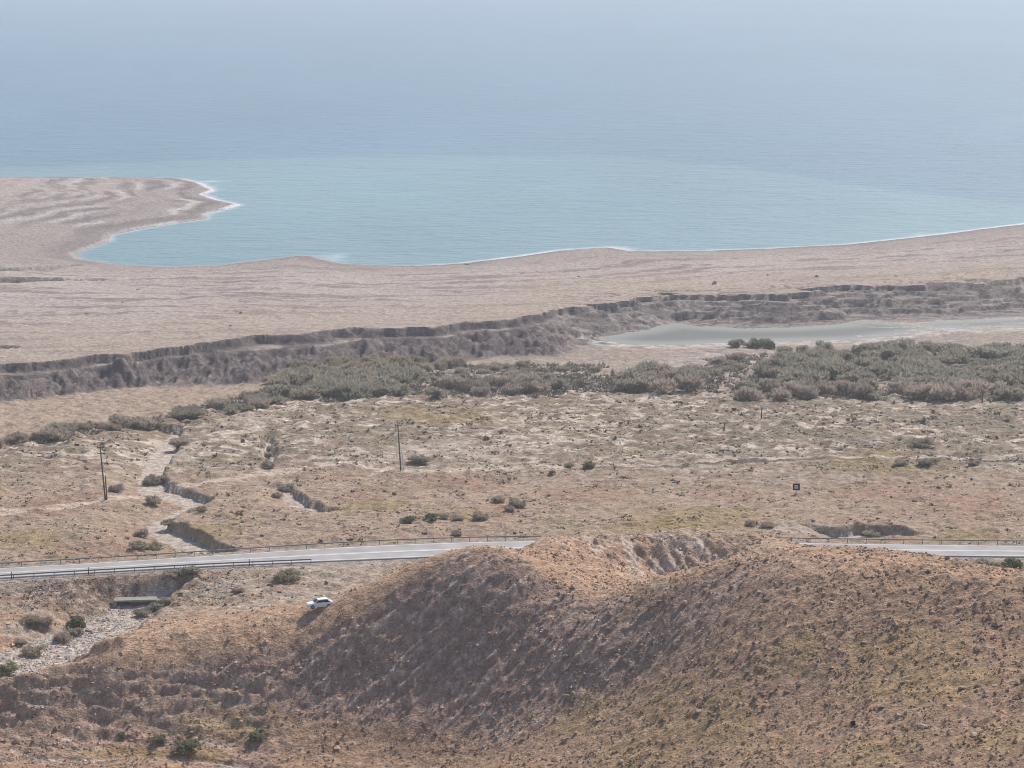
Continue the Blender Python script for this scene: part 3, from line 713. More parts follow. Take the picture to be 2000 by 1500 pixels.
def delineator(px, label):
    D0 = 462.0; x = (px - 1000) / FPX * D0; y = np.interp(x, RN[:, 0], RN[:, 1]) - .55
    z = float(gz(x, y)) - .1
    r = link('delineator_post', None, label=label, cat='marker post', group='roadside marker posts', loc=(x, y, z))
    MB().box((0, 0, .75), (.16, .12, 1.5), .85).build('post', M['black'], r)
    MB().box((0, -.07, 1.28), (.13, .03, .22)).build('reflector', M['chrome'], r)
for px in (11, 157, 470): delineator(px, 'dark roadside marker post beside the inland guard rail')

# ------------------------------------------------------------------ culvert slab in the wadi
c = hit(263, 1187)
cul = link('culvert', None, label='concrete culvert slab across the gravel wadi below the road', cat='culvert', loc=(c[0], c[1] + 1.5, c[2]), rz=.10)
MB().box((0, 0, 1.25), (8.0, 2.4, .30)).build('deck_slab', M['concrete'], cul)
MB().box((-3.9, 0, .0), (.8, 2.2, 2.1)).build('abutment', M['concrete'], cul)
MB().box((3.9, 0, .0), (.8, 2.2, 2.1)).build('abutment', M['concrete'], cul)
MB().box((0, 1.0, -.1), (7.0, .3, 2.2)).build('back_wall', M['concrete'], cul)
MB().box((4.7, -.5, .9), (1.0, .9, .6)).build('kerb_block', M['concrete'], cul)

# ------------------------------------------------------------------ power poles, small posts
def power_pole(px, py, hgt, lean, stub_dx, label):
    c = hit(px, py)
    r = link('power_pole', None, label=label, cat='power pole', group='wooden power poles on the plain', loc=tuple(c))
    top = np.array((lean, .1, hgt))
    sh = MB().tube((0, 0, -.6), tuple(top), .19, .13, 10).build('shaft', M['wood'], r, True)
    MB().tube((stub_dx, -.1, -.6), (stub_dx * .35, 0, hgt * .44), .15, .13, 8).build('stub_post', M['wood'] if stub_dx < .4 else M['pale'], r, True)
    for hz, w in ((hgt - .5, 1.5), (hgt - 1.9, 1.7)):
        t = hz / hgt
        arm = MB().box((lean * t + .1, .16, hz), (w, .14, .16)).build('crossarm', M['wood'], r)
        for s in (-.46, .46):
            MB().tube((lean * t + .1 + s * w, .16, hz + .06), (lean * t + .1 + s * w, .16, hz + .40), .05, .08, 8).build('insulator', M['porcelain'], arm, True)
    for hz in (hgt * .30, hgt * .42): MB().tube((lean * hz / hgt, 0, hz - .05), (lean * hz / hgt + .0, 0, hz + .05), .21, .21, 10).build('band', M['steel'], r)
    return c
power_pole(206, 976, 12.2, -.85, .35, 'tall leaning wooden power pole beside the winding gully')
power_pole(783, 918, 11.2, -.65, .75, 'wooden power pole with a pale stub post at the scrubland edge')
def dead_trunk(px, py, hgt, label):
    c = hit(px, py)
    r = link('dead_trunk', None, label=label, cat='dead tree', group='bare dead trunks in the scrubland', loc=tuple(c))
    MB().tube((0, 0, -.3), (.1, 0, hgt), .22, .10, 7).build('trunk', M['bark'], r, True)
    MB().tube((.05, 0, hgt * .6), (.6, .1, hgt * .95), .09, .03, 5).build('branch', M['bark'], r)
    MB().tube((.05, 0, hgt * .75), (-.4, -.1, hgt * 1.05), .07, .03, 5).build('branch', M['bark'], r)
dead_trunk(1487, 817, 3.4, 'bare dead trunk standing before the thicket'); dead_trunk(1414, 840, 2.0, 'short bare trunk in the scrubland')
dead_trunk(1918, 786, 3.2, 'bare dead trunk in front of the pond thicket')

# ------------------------------------------------------------------ built for an unexplained black mark: square black framed sign
c = hit(1555, 963)
sg = link('board', None, label='small square sign with black frame and black dot on the plain', cat='board', loc=tuple(c))
MB().box((0, .06, .2), (.12, .1, 1.3)).build('post', M['black'], sg)
for s in (-1, 1):
    MB().box((s * .60, 0, 1.4), (.36, .08, 1.56)).build('frame_bar', M['black'], sg)
    MB().box((0, 0, 1.4 + s * .60), (.84, .08, .36)).build('frame_bar', M['black'], sg)
MB().box((0, .02, 1.4), (.84, .05, .84)).build('panel', M['pale'], sg)
MB().tube((.02, -.05, 1.44), (.02, .0, 1.44), .14, .14, 12).build('dot', M['black'], sg)

# ------------------------------------------------------------------ white car parked behind the spur
c = hit(624, 1186, 396)
car = link('parked_car', None, label='white car parked on the pale track behind the orange spur', cat='car', loc=(c[0], c[1], float(gz(c[0], c[1])) + .02), rz=.30)
def loft(secs, name, mat, parent):
    vs, fs = [], []
    n = len(secs[0])
    for s_ in secs: vs += s_
    for i in range(len(secs) - 1):
        for j in range(n): fs.append((i * n + j, i * n + (j + 1) % n, (i + 1) * n + (j + 1) % n, (i + 1) * n + j))
    fs += [tuple(range(n))[::-1], tuple(range((len(secs) - 1) * n, len(secs) * n))]
    return MB().face_mesh(vs, fs).build(name, mat, parent)
def sec(x, w, z0, z1, sh): return [(x, -w, z0), (x, -w, z0 + (z1 - z0) * .6), (x, -w + sh, z1), (x, w - sh, z1), (x, w, z0 + (z1 - z0) * .6), (x, w, z0)]
loft([sec(-2.2, .74, .38, .68, .1), sec(-2.05, .84, .28, .82, .1), sec(-1.0, .88, .25, .98, .1), sec(1.2, .88, .25, 1.02, .1), sec(2.0, .86, .28, 1.0, .1), sec(2.2, .78, .42, .9, .1)], 'body', M['white'], car)
cab = loft([sec(-.95, .80, .96, 1.0, .06), sec(-.35, .74, .98, 1.46, .12), sec(1.25, .74, .98, 1.50, .12), sec(1.95, .76, .96, 1.04, .06)], 'cabin', M['white'], car)
for s in (-1, 1):
    MB().face_mesh([(-.75, s * .815, 1.02), (-.33, s * .765, 1.36), (.40, s * .765, 1.38), (.40, s * .815, 1.02), (-.75, s * .835, 1.02), (-.33, s * .785, 1.36), (.40, s * .785, 1.38), (.40, s * .835, 1.02)],
        [(0, 1, 2, 3), (4, 5, 6, 7), (0, 4, 5, 1), (1, 5, 6, 2), (2, 6, 7, 3), (3, 7, 4, 0)]).build('side_window', M['glass'], cab)
    MB().face_mesh([(.48, s * .815, 1.02), (.48, s * .765, 1.38), (1.22, s * .765, 1.38), (1.6, s * .815, 1.02), (.48, s * .835, 1.02), (.48, s * .785, 1.38), (1.22, s * .785, 1.38), (1.6, s * .835, 1.02)],
        [(0, 1, 2, 3), (4, 5, 6, 7), (0, 4, 5, 1), (1, 5, 6, 2), (2, 6, 7, 3), (3, 7, 4, 0)]).build('side_window', M['glass'], cab)
    for x in (-1.35, 1.4):
        wh = MB().tube((x, s * .72, .33), (x, s * .92, .33), .33, .33, 18).build('wheel', M['rubber'], car, True)
        MB().tube((x, s * .90, .33), (x, s * .935, .33), .2, .18, 12).build('rim', M['steel'], wh)
    MB().box((-2.17, s * .55, .68), (.1, .34, .16)).build('headlight', M['chrome'], car)
    MB().box((2.14, s * .62, .80), (.1, .22, .22)).build('tail_light', M['porcelain'], car)
MB().face_mesh([(-.92, -.70, 1.03), (-.92, .70, 1.03), (-.42, .60, 1.42), (-.42, -.60, 1.42), (-.95, -.70, 1.05), (-.95, .70, 1.05), (-.45, .60, 1.44), (-.45, -.60, 1.44)],
    [(0, 1, 2, 3), (7, 6, 5, 4), (0, 4, 5, 1), (1, 5, 6, 2), (2, 6, 7, 3), (3, 7, 4, 0)]).build('windscreen', M['glass'], cab)

# ------------------------------------------------------------------ shrubs
def leaf_dome(seed, n, kind):
    """unit shrub: radius about 1, height about 1.2, many leaf sized faces in uneven lobes"""
    r = np.random.default_rng(seed)
    lobes = [(r.normal() * .12, r.normal() * .12, .5, .55)] + [(.75 * math.cos(a) * r.uniform(.35, 1.1), .75 * math.sin(a) * r.uniform(.35, 1.1), r.uniform(.18, .85), r.uniform(.22, .46)) for a in np.linspace(0, TAU, 12)[:-1] + r.uniform(0, .6)]
    V, Fq = [], []
    wts = np.array([l[3] ** 2 for l in lobes]); wts /= wts.sum()
    for k in range(n):
        L = lobes[r.choice(len(lobes), p=wts)]
        d = r.normal(size=3); d /= np.linalg.norm(d)
        if d[2] < -.5: d[2] *= -1
        rad = L[3] * r.uniform(.45, 1.12)
        c = np.array(L[:3]) + d * rad
        if c[2] < .02: c[2] = r.uniform(.02, .2)
        if kind == 'twig' or kind == 'reed':
            up = np.array((r.normal() * .35, r.normal() * .35, 1.0)) if kind == 'reed' else d + np.array((0, 0, .8)) + r.normal(size=3) * .3
            up /= np.linalg.norm(up); sdv = np.cross(up, r.normal(size=3)); sdv /= np.linalg.norm(sdv)
            h, w = r.uniform(.12, .24), r.uniform(.022, .05)
        else:
            nn = d + r.normal(size=3) * .6; nn /= np.linalg.norm(nn)
            sdv = np.cross(nn, r.normal(size=3)); sdv /= np.linalg.norm(sdv); up = np.cross(nn, sdv)
            h, w = r.uniform(.06, .13), r.uniform(.05, .10)
        i = len(V)
        V += [c - sdv * w - up * h, c + sdv * w - up * h * .7, c + sdv * w * .6 + up * h, c - sdv * w * .8 + up * h * .8]
        Fq.append((i, i + 1, i + 2, i + 3))
    return np_mesh('foliage', np.array(V), np.array(Fq), smooth=False)
def stems(seed):
    r = np.random.default_rng(seed); m = MB()
    for k in range(7):
        a = r.uniform(0, TAU); m.tube((.06 * math.cos(a), .06 * math.sin(a), -.12), (.5 * math.cos(a) * r.uniform(.5, 1), .5 * math.sin(a) * r.uniform(.5, 1), r.uniform(.5, .85)), .05, .015, 5)
    return m.mesh('stem')
STEM = [stems(i) for i in range(3)]
for s_ in STEM: s_.materials.append(M['bark'])
SHRUB = {}
for j, (mk, kind, n) in enumerate((('green', 'leaf', 700), ('greygreen', 'twig', 1100), ('olive', 'twig', 1000), ('purple', 'twig', 1000), ('reed', 'reed', 900), ('tamarisk', 'twig', 1100))):
    SHRUB[mk] = []
    for v in range(5):
        me = leaf_dome(1000 + j * 10 + v, n, kind); me.materials.append(M[mk]); SHRUB[mk].append(me)
def shrub(pos, rad, hgt, mk, label, group, name='shrub'):
    r = link(name, None, label=label, cat='shrub' if name == 'shrub' else name.replace('_', ' '), group=group, loc=(pos[0], pos[1], pos[2] - .06 * hgt))
    r.scale = (rad, rad, hgt / 1.1); r.rotation_euler = (0, 0, random.uniform(0, TAU))
    link('foliage', random.choice(SHRUB[mk]), None, r); link('stem', random.choice(STEM), None, r)
    return r
# single shrubs: px, py of the foot, width in px, height/width, kind, label
for px, py, w, hw, mk, lab in (
    (152, 1224, 44, .62, 'green', 'dark green shrub on the bank of the gravel wadi'), (150, 1240, 36, .5, 'greygreen', 'grey green shrub beside the gravel wadi, in front of the green one'),
    (122, 1252, 42, .55, 'purple', 'round purple brown bare shrub at the edge of the gravel wadi'), (58, 1218, 44, .5, 'olive', 'dry brown shrub on the wadi flat'), (88, 1219, 36, .5, 'purple', 'small bare brown shrub on the wadi flat'),
    (66, 1279, 46, .5, 'olive', 'pale olive shrub in the lower gravel wadi'), (40, 1259, 26, .55, 'olive', 'small olive shrub above the lower gravel wadi'), (14, 1318, 52, .55, 'green', 'bright green shrub behind the orange spur crest'),
    (278, 1203, 34, .6, 'greygreen', 'grey shrub on the wadi bank beside the culvert'), (300, 1192, 30, .6, 'greygreen', 'grey shrub growing up the wadi bank above the culvert'), (325, 1178, 26, .6, 'purple', 'bare shrub high on the wadi bank'),
    (270, 1072, 40, .5, 'olive', 'broad olive brown shrub on the gully bend beyond the road'), (300, 1074, 36, .5, 'olive', 'olive brown shrub at the gully mouth beside the road'), (276, 1048, 34, .6, 'purple', 'round rusty brown bare shrub beside the gully'),
    (300, 985, 32, .7, 'olive', 'olive shrub in the inner bend of the gully'), (330, 1026, 34, .5, 'olive', 'olive shrub in the middle of the gully'), (228, 962, 36, .6, 'purple', 'bare brown shrub beside the leaning power pole'),
    (296, 948, 40, .6, 'olive', 'olive mound shrub at the head of the gully bend'), (316, 944, 28, .8, 'purple', 'dark bare shrub at the head of the gully bend'), (395, 998, 24, .5, 'purple', 'small dark shrub under the shaded gully bank'),
    (562, 958, 40, .4, 'olive', 'low olive shrub above the short eroded bank'), (540, 972, 22, .6, 'olive', 'small olive shrub on the short eroded bank'), (526, 914, 30, .7, 'purple', 'dark bare shrub in the dark rill'), (524, 896, 18, 1.0, 'purple', 'thin dark shrub up the dark rill'), (527, 882, 14, 1.0, 'purple', 'thin dark shrub at the top of the dark rill'),
    (797, 1020, 38, .4, 'green', 'low green shrub on the plain before the road'), (845, 1016, 34, .6, 'green', 'dark green round shrub on the plain before the road'), (865, 1012, 22, .5, 'olive', 'olive shrub touching the dark green round one'),
    (938, 1013, 40, .4, 'olive', 'low olive shrub on the plain above the road'), (895, 1017, 28, .45, 'olive', 'small olive shrub on the plain above the road'), (893, 1046, 24, .6, 'purple', 'round brown bare shrub by the seaward guard rail'), (972, 981, 30, .5, 'olive', 'dry olive shrub in the middle of the plain'), (1010, 990, 42, .45, 'olive', 'broad dry olive shrub in the middle of the plain'), (995, 997, 24, .5, 'purple', 'bare shrub beside the broad olive one'),
    (1150, 914, 30, .6, 'green', 'dark green round shrub on the dirt track edge'), (1078, 926, 16, .6, 'green', 'tiny green shrub above the pink plain'), (1112, 912, 22, .5, 'olive', 'small olive shrub on the dirt track edge'), (820, 903, 50, .35, 'olive', 'long low olive shrub behind the power pole with stub'),
    (366, 1468, 58, .55, 'green', 'large dark green shrub in the wash under the steep face'), (312, 1450, 34, .6, 'green', 'green shrub in the wash below the ledges'), (238, 1440, 24, .6, 'green', 'small green shrub on the rock ledges'), (503, 1444, 46, .6, 'green', 'dark green shrub at the foot of the shaded face'),
    (1978, 1113, 56, .6, 'green', 'dark green shrub between the ridge crest and the road'), (1920, 1110, 44, .6, 'greygreen', 'grey shrub between the ridge crest and the road'), (1950, 1109, 30, .5, 'purple', 'bare shrub between the ridge crest and the road'), (340, 1128, 52, .4, 'greygreen', 'grey scrub clump on the road embankment'), (375, 1120, 40, .5, 'greygreen', 'grey scrub clump near the end of the road embankment'),
    (1810, 908, 48, .35, 'greygreen', 'low grey green shrub along the far track'), (1760, 908, 30, .4, 'greygreen', 'small grey green shrub along the far track'), (1900, 909, 30, .4, 'greygreen', 'grey green shrub at the end of the far track'), (1700, 1047, 40, .4, 'olive', 'low shrub under the eroded bank by the road'), (1500, 1030, 30, .5, 'purple', 'dark shrub above the eroded bank by the road'), (1465, 1026, 24, .6, 'purple', 'dark shrub behind the gullied knoll'),
    (560, 1132, 60, .35, 'olive', 'broad low olive shrub on the flat beside the road'), (465, 1157, 26, .5, 'purple', 'small rusty shrub on the flat below the road'), (1800, 873, 46, .45, 'olive', 'broad olive shrub in the grey scrubland'), (350, 872, 50, .45, 'purple', 'broad dark bare shrub above the gully'), (110, 858, 60, .5, 'purple', 'grey brown shrub at the far end of the scrub trail')):
    c = hit(px, py, 396 if lab.startswith('bright green') else (440 if 'ridge crest' in lab else 0))
    wm = w / ppm(c[1]) * .86
    shrub(c, wm * .58, wm * hw * .85, mk, lab, 'single shrubs on the plain')
# the thicket: every shrub that reads by itself
def scatter(poly, n, mks, w0, w1, hw0, hw1, label, group, name='tamarisk_shrub', mind=12):
    P = np.array(poly, float); got = []
    tries = 0
    while len(got) < n and tries < 6000:
        tries += 1
        x = rng.uniform(P[:, 0].min(), P[:, 0].max()); y = rng.uniform(P[:, 1].min(), P[:, 1].max())
        if not inside(np.array([x]), np.array([y]), P)[0]: continue
        if any(math.hypot(x - a, (y - b) * 2) < mind for a, b in got): continue
        got.append((x, y))
    for x, y in got:
        c = hit(x, y); wm = rng.uniform(w0, w1); mk = random.choice(mks)
        f_ = (y - P[:, 1].min()) / (P[:, 1].max() - P[:, 1].min()); hm_ = wm * rng.uniform(hw0, hw1)
        mid_ = (w0 + w1) / 2 * (hw0 + hw1) / 2
        lb = ('tall ' if hm_ > mid_ * 1.12 else 'low ' if hm_ < mid_ * .88 else '') + label[mk] + (', on its seaward side' if f_ < .34 else ', on its inland side' if f_ > .67 else ', in its midst')
        shrub(c, wm * .56, hm_, mk, lb, group, name)
lab_l = {'greygreen': 'grey green tamarisk shrub in the thicket below the scarp', 'tamarisk': 'leafier green tamarisk shrub in the thicket below the scarp', 'green': 'darker green tamarisk shrub in the thicket below the scarp', 'olive': 'olive tamarisk shrub in the thicket below the scarp', 'reed': 'dry brown reed clump behind the thicket below the scarp', 'purple': 'bare brown shrub in the thicket below the scarp'}
scatter([(520,758),(560,735),(700,728),(810,735),(825,760),(800,776),(640,782),(540,778)], 42, ['greygreen', 'greygreen', 'tamarisk', 'olive'], 6.0, 10.0, .36, .52, lab_l, 'shrubs of the left thicket', mind=13)
scatter([(560,722),(640,712),(760,708),(880,712),(900,724),(760,732),(600,738)], 26, ['reed'], 5.0, 8.0, .38, .58, lab_l, 'shrubs of the left thicket', 'reed_clump', 14)
lab_t = {'greygreen': 'grey green shrub in the thin scrub trail beyond the gully', 'purple': 'brown bare shrub in the thin scrub trail beyond the gully', 'olive': 'olive shrub in the thin scrub trail beyond the gully'}
scatter([(330,820),(430,795),(520,765),(545,788),(470,806),(390,822),(300,836),(190,846),(60,866),(-40,880),(-40,868),(60,852),(190,832)], 30, ['greygreen', 'olive', 'purple', 'greygreen'], 3.5, 7.0, .32, .5, lab_t, 'shrubs trailing off the thicket', mind=13)
lab_m = {'greygreen': 'grey green shrub on the salty flat between the two thickets', 'purple': 'bare brown shrub on the salty flat between the two thickets', 'olive': 'olive shrub on the salty flat between the two thickets'}
scatter([(820,762),(905,738),(960,745),(960,772),(860,780)], 9, ['greygreen', 'purple'], 5, 7, .42, .6, lab_m, 'shrubs between the thickets', mind=14)
scatter([(950,755),(1000,738),(1090,745),(1095,768),(1000,778),(955,772)], 14, ['greygreen', 'purple', 'purple'], 5, 8, .42, .6, lab_m, 'shrubs between the thickets', mind=14)
scatter([(1190,752),(1260,735),(1350,725),(1372,748),(1340,768),(1230,768)], 16, ['greygreen', 'purple'], 5, 8.5, .42, .62, lab_m, 'shrubs between the thickets', mind=14)
scatter([(860,712),(1000,712),(1180,715),(1180,735),(1000,730),(900,735)], 14, ['purple', 'olive', 'reed'], 2.5, 5, .3, .5, dict(lab_m, reed='dry reed clump on the salty flat between the two thickets'), 'shrubs between the thickets', mind=18)
lab_r = {'greygreen': 'grey green tamarisk shrub in the thicket below the pond', 'tamarisk': 'leafier green tamarisk shrub in the thicket below the pond', 'green': 'darker green tamarisk shrub in the thicket below the pond', 'purple': 'bare mauve brown shrub in the thicket below the pond', 'olive': 'olive tamarisk shrub in the thicket below the pond'}
scatter([(1480,740),(1520,705),(1640,690),(1760,688),(1900,686),(2060,694),(2060,758),(1880,762),(1640,762),(1500,760)], 92, ['greygreen', 'greygreen', 'tamarisk', 'olive'], 6.5, 11.0, .32, .48, lab_r, 'shrubs of the right thicket', mind=14)
scatter([(1440,770),(1500,755),(1700,762),(2060,768),(2060,782),(1880,782),(1600,782),(1440,782)], 32, ['purple', 'purple', 'greygreen'], 5.0, 8.5, .42, .62, lab_r, 'shrubs of the right thicket', mind=16)
lab_p = {'green': 'dark shrub on the near edge of the pond', 'tamarisk': 'leafy grey shrub on the near edge of the pond', 'greygreen': 'grey shrub between the pond and the thicket', 'olive': 'olive shrub between the pond and the thicket', 'purple': 'bare shrub between the pond and the thicket'}
scatter([(1425,672),(1500,672),(1505,682),(1425,682)], 7, ['green', 'tamarisk', 'tamarisk'], 3, 5, .5, .7, lab_p, 'shrubs below the pond', mind=10)
scatter([(1390,700),(1500,690),(1700,680),(1900,676),(1900,690),(1600,705),(1480,735),(1390,735)], 24, ['greygreen', 'olive', 'purple'], 3.5, 7, .35, .5, lab_p, 'shrubs below the pond', mind=15)

# ------------------------------------------------------------------ boulders, stones, scrub tufts
def rock_mesh(seed, name='boulder', sub=2):
    r = np.random.default_rng(seed)
    t = (1 + 5 ** .5) / 2
    v = np.array([(-1, t, 0), (1, t, 0), (-1, -t, 0), (1, -t, 0), (0, -1, t), (0, 1, t), (0, -1, -t), (0, 1, -t), (t, 0, -1), (t, 0, 1), (-t, 0, -1), (-t, 0, 1)], float)
    f = [(0, 11, 5), (0, 5, 1), (0, 1, 7), (0, 7, 10), (0, 10, 11), (1, 5, 9), (5, 11, 4), (11, 10, 2), (10, 7, 6), (7, 1, 8), (3, 9, 4), (3, 4, 2), (3, 2, 6), (3, 6, 8), (3, 8, 9), (4, 9, 5), (2, 4, 11), (6, 2, 10), (8, 6, 7), (9, 8, 1)]
    v = v / np.linalg.norm(v, axis=1)[:, None]
    for _ in range(sub - 1):
        cache = {}; v = list(map(tuple, v)); nf_ = []
        def midp(a, b):
            k = (min(a, b), max(a, b))
            if k not in cache:
                m = (np.array(v[a]) + np.array(v[b])) / 2; v.append(tuple(m / np.linalg.norm(m))); cache[k] = len(v) - 1
            return cache[k]
        for a, b, c_ in f:
            x, y, z_ = midp(a, b), midp(b, c_), midp(c_, a); nf_ += [(a, x, z_), (b, y, x), (c_, z_, y), (x, y, z_)]
        f = nf_; v = np.array(v)
    pl = r.normal(size=(7, 3)); pl /= np.linalg.norm(pl, axis=1)[:, None]; off = r.uniform(.55, .9, 7)
    for n_, o_ in zip(pl, off):
        d = v @ n_; v = v - np.maximum(d - o_, 0)[:, None] * n_ * .9
    v = v * (1 + r.normal(size=(len(v), 1)) * .06) * np.array((1, r.uniform(.65, .95), r.uniform(.5, .8)))
    return v, np.array(f)
ROCKS = []
for k in range(6):
    v, f = rock_mesh(50 + k, sub=2); me = np_mesh('boulder', v, f, smooth=False); me.materials.append(M['boulder']); ROCKS.append(me)
def boulder(c, r_, label, group):
    o = link('boulder', random.choice(ROCKS), None, label=label, cat='boulder', group=group, loc=(c[0], c[1], c[2] + r_ * .12), rz=random.uniform(0, TAU))
    o.scale = (r_ * random.uniform(.8, 1.25), r_ * random.uniform(.8, 1.2), r_ * random.uniform(.7, 1.1))
    return o
cnt = 0
while cnt < 190:
    x, y = rng.uniform(1020, 1990), rng.uniform(1110, 1495)
    if y < 1120 + 40 * (x < 1300): continue
    br = float(np.exp(rng.normal(-1.05, .30)))
    lb = ('large ' if br > .42 else 'small ' if br < .29 else '') + 'brown boulder ' + ('just under the crest' if y < 1210 else 'halfway down' if y < 1350 else 'low') + ' on the stony gentle slope of the ridge'
    boulder(hit(x, y), br, lb, 'boulders on the gentle slope of the ridge'); cnt += 1
for k in range(40):
    x = rng.uniform(330, 1000); y = np.interp(x, [330, 640, 870, 1000], [1300, 1230, 1110, 1090]) + rng.uniform(5, 150)
    boulder(hit(x, y), float(np.exp(rng.normal(-1.2, .25))), 'grey brown boulder on the steep shaded face of the ridge', 'boulders on the shaded face')
for k in range(18):
    x = rng.uniform(30, 270); y = np.interp(x, [30, 270], [1302, 1195]) + rng.uniform(-8, 8)
    boulder(hit(x, y, 398), float(np.exp(rng.normal(-1.0, .25))), 'boulder lying in the pale gravel wadi', 'boulders in the gravel wadi')
for px, py, rr in ((270, 566, 1.0), (470, 612, .9), (170, 613, .9), (240, 591, .8), (450, 637, .7), (1130, 540, .9), (912, 517, 1.3), (1500, 538, 1.0), (1595, 541, 1.0), (1395, 555, 1.6), (1750, 540, .8)):
    boulder(hit(px, py), rr, 'lone dark lump lying on the bare pinkish shore', 'dark lumps on the shore')
c = hit(446, 1250, 0); boulder(c, .75, 'large orange boulder alone on the lit orange spur', None)
c = hit(1667, 1416); o = boulder(c, .5, 'jet black lump for an unexplained mark on the gentle slope of the ridge', None)  # black lump built for an unexplained dark mark
o.data = o.data.copy(); o.data.materials.clear(); o.data.materials.append(M['black']); o.scale = (.42, .42, .62); o.location.z += .15
c = hit(455, 1067, 460); o = boulder(c, .6, 'flat white slab lying beyond the seaward guard rail', None)
o.data = o.data.copy(); o.data.materials.clear(); o.data.materials.append(M['concrete']); o.scale = (1.1, .5, .35)
c = hit(1624, 1177); o = boulder(c, .3, 'single white stone on the dark upper slope', None)
o.data = o.data.copy(); o.data.materials.clear(); o.data.materials.append(M['pale'])

def many(name, base, P, sc3, rz, colr, mat, **kw):
    v, f = base; n = len(P); ca, sa = np.cos(rz)[:, None], np.sin(rz)[:, None]
    x, y, z_ = v[None, :, 0] * sc3[:, :1], v[None, :, 1] * sc3[:, 1:2], v[None, :, 2] * sc3[:, 2:3]
    V = np.stack([x * ca - y * sa + P[:, :1], x * sa + y * ca + P[:, 1:2], z_ + P[:, 2:3]], -1).reshape(-1, 3)
    Fa = (f[None] + (np.arange(n) * len(v))[:, None, None]).reshape(-1, 3)
    return link(name, np_mesh(name, V, Fa, np.repeat(colr, len(v), 0), smooth=kw.pop('smooth', False)), mat, **kw)
def colr_at(x, y):
    r = np.clip(np.round(np.interp(y, drow, np.arange(NR))), 0, NR - 1).astype(int); c_ = np.clip(np.round(np.interp(x / y, ucol, np.arange(NC))), 0, NC - 1).astype(int)
    return col[r, c_], A['hill'][r, c_], A['grav'][r, c_], A['rd'][r, c_], A['facem'][r, c_]
def chip_mesh(seed):
    r = np.random.default_rng(seed)
    v = np.array([(1, 0, 0), (0, 1, 0), (-1, 0, 0), (0, -1, 0), (.1, .1, 1), (0, 0, -.8)], float) * r.uniform(.75, 1.2, (6, 1))
    return v, np.array([(0, 1, 4), (1, 2, 4), (2, 3, 4), (3, 0, 4), (1, 0, 5), (2, 1, 5), (3, 2, 5), (0, 3, 5)])
# stones on the ridge
n = 52000
y = rng.uniform(285, 440, n); x = rng.uniform(-.235, .235, n) * y
cl = fbm(x / 7, y / 7, 3, 501)
ok = rng.uniform(-.35, .65, n) < cl + .05
x, y = x[ok], y[ok]; c0, hl, gr, rd_, fm = colr_at(x, y)
ok = (hl > .3) & ((y < 391) | (x > 0) | (rng.random(len(x)) < .35)); x, y, c0 = x[ok], y[ok], c0[ok]
r_ = np.exp(rng.normal(-1.55, .36, len(x)))
tone = np.where(rng.random(len(x)) < .33, rng.uniform(1.2, 1.9, len(x)), rng.uniform(.62, 1.0, len(x)))[:, None]
cs = np.clip(c0 * tone * np.array((1.0, 1.0, 1.02)), .05, .75)
sc3 = np.column_stack([r_ * rng.uniform(.8, 1.4, len(x)), r_ * rng.uniform(.7, 1.1, len(x)), r_ * rng.uniform(.6, 1.0, len(x))])
many('loose_stones', chip_mesh(77), np.column_stack([x, y, gz(x, y) + r_ * .15]), sc3, rng.uniform(0, TAU, len(x)), cs, M['stone'], label='loose brown and pale stones strewn over the ridge', cat='stones', kind='stuff')
# cobbles of the wadi bed and the embankment
n = 16000
y = rng.uniform(395, 462, n); x = rng.uniform(-.235, -.10, n) * y
c0, hl, gr, rd_, fm = colr_at(x, y)
ok = (gr > .3) | ((np.abs(x + 72) < 20) & (y > 441) & (rd_ > 3) & (rng.random(n) < .5)); x, y, c0 = x[ok], y[ok], c0[ok]
r_ = np.exp(rng.normal(-1.9, .38, len(x)))
cs = np.clip(c0 * np.where(rng.random(len(x)) < .45, rng.uniform(1.1, 1.5, len(x)), rng.uniform(.5, .9, len(x)))[:, None], .05, .75)
many('wadi_cobbles', chip_mesh(78), np.column_stack([x, y, gz(x, y) + r_ * .15]), np.column_stack([r_ * 1.2, r_, r_ * .7]), rng.uniform(0, TAU, len(x)), cs, M['stone'], label='pale cobbles covering the wadi bed and road embankment', cat='cobbles', kind='stuff')
# dry tufts over plain and ridge
def tuft_mesh(seed):
    r = np.random.default_rng(seed); V, Fq = [], []
    for k in range(8):
        a = r.uniform(0, TAU); d = np.array((math.cos(a), math.sin(a), 0)); rr = r.uniform(.1, .75); c_ = d * rr; h = r.uniform(.5, 1.0) * (1 - .5 * rr)
        w = r.uniform(.16, .32); s_ = np.array((-d[1], d[0], 0)) * w if r.random() < .5 else d * w
        i = len(V); V += [c_ - s_ + (0, 0, -.15), c_ + s_ + (0, 0, -.15), c_ + d * .25 + np.array((0, 0, h))]; Fq.append((i, i + 1, i + 2))
        i = len(V); e = np.array((0, 0, h * .6)); V += [c_ - d * w + e * .3, c_ + d * w + e, c_ + s_ * 1.2 + e * .9]; Fq.append((i, i + 1, i + 2))
    return np.array(V), np.array(Fq)
n = 40000
y = 440 * np.exp(rng.uniform(0, math.log(770 / 440), n)); x = rng.uniform(-.24, .24, n) * y
den = fbm(x / 14, y / 14, 4, 521) + .10 * sst(y, 520, 600) + .16 * sst(x / y, .02, .12) * sst(y, 560, 620)
ok = rng.uniform(-.25, .75, n) < den; x, y = x[ok], y[ok]
c0, hl, gr, rd_, fm = colr_at(x, y)
ok = (gr < .2) & (rd_ > 2.2) & ((y < np.interp(x, TR[:, 0], TR[:, 1]) + 3) | (x > TR[-1, 0])) & (y < np.interp(x / y, [-.1, 0, .03, .1], [740, 730, 730, 738])); x, y, c0 = x[ok], y[ok], c0[ok]
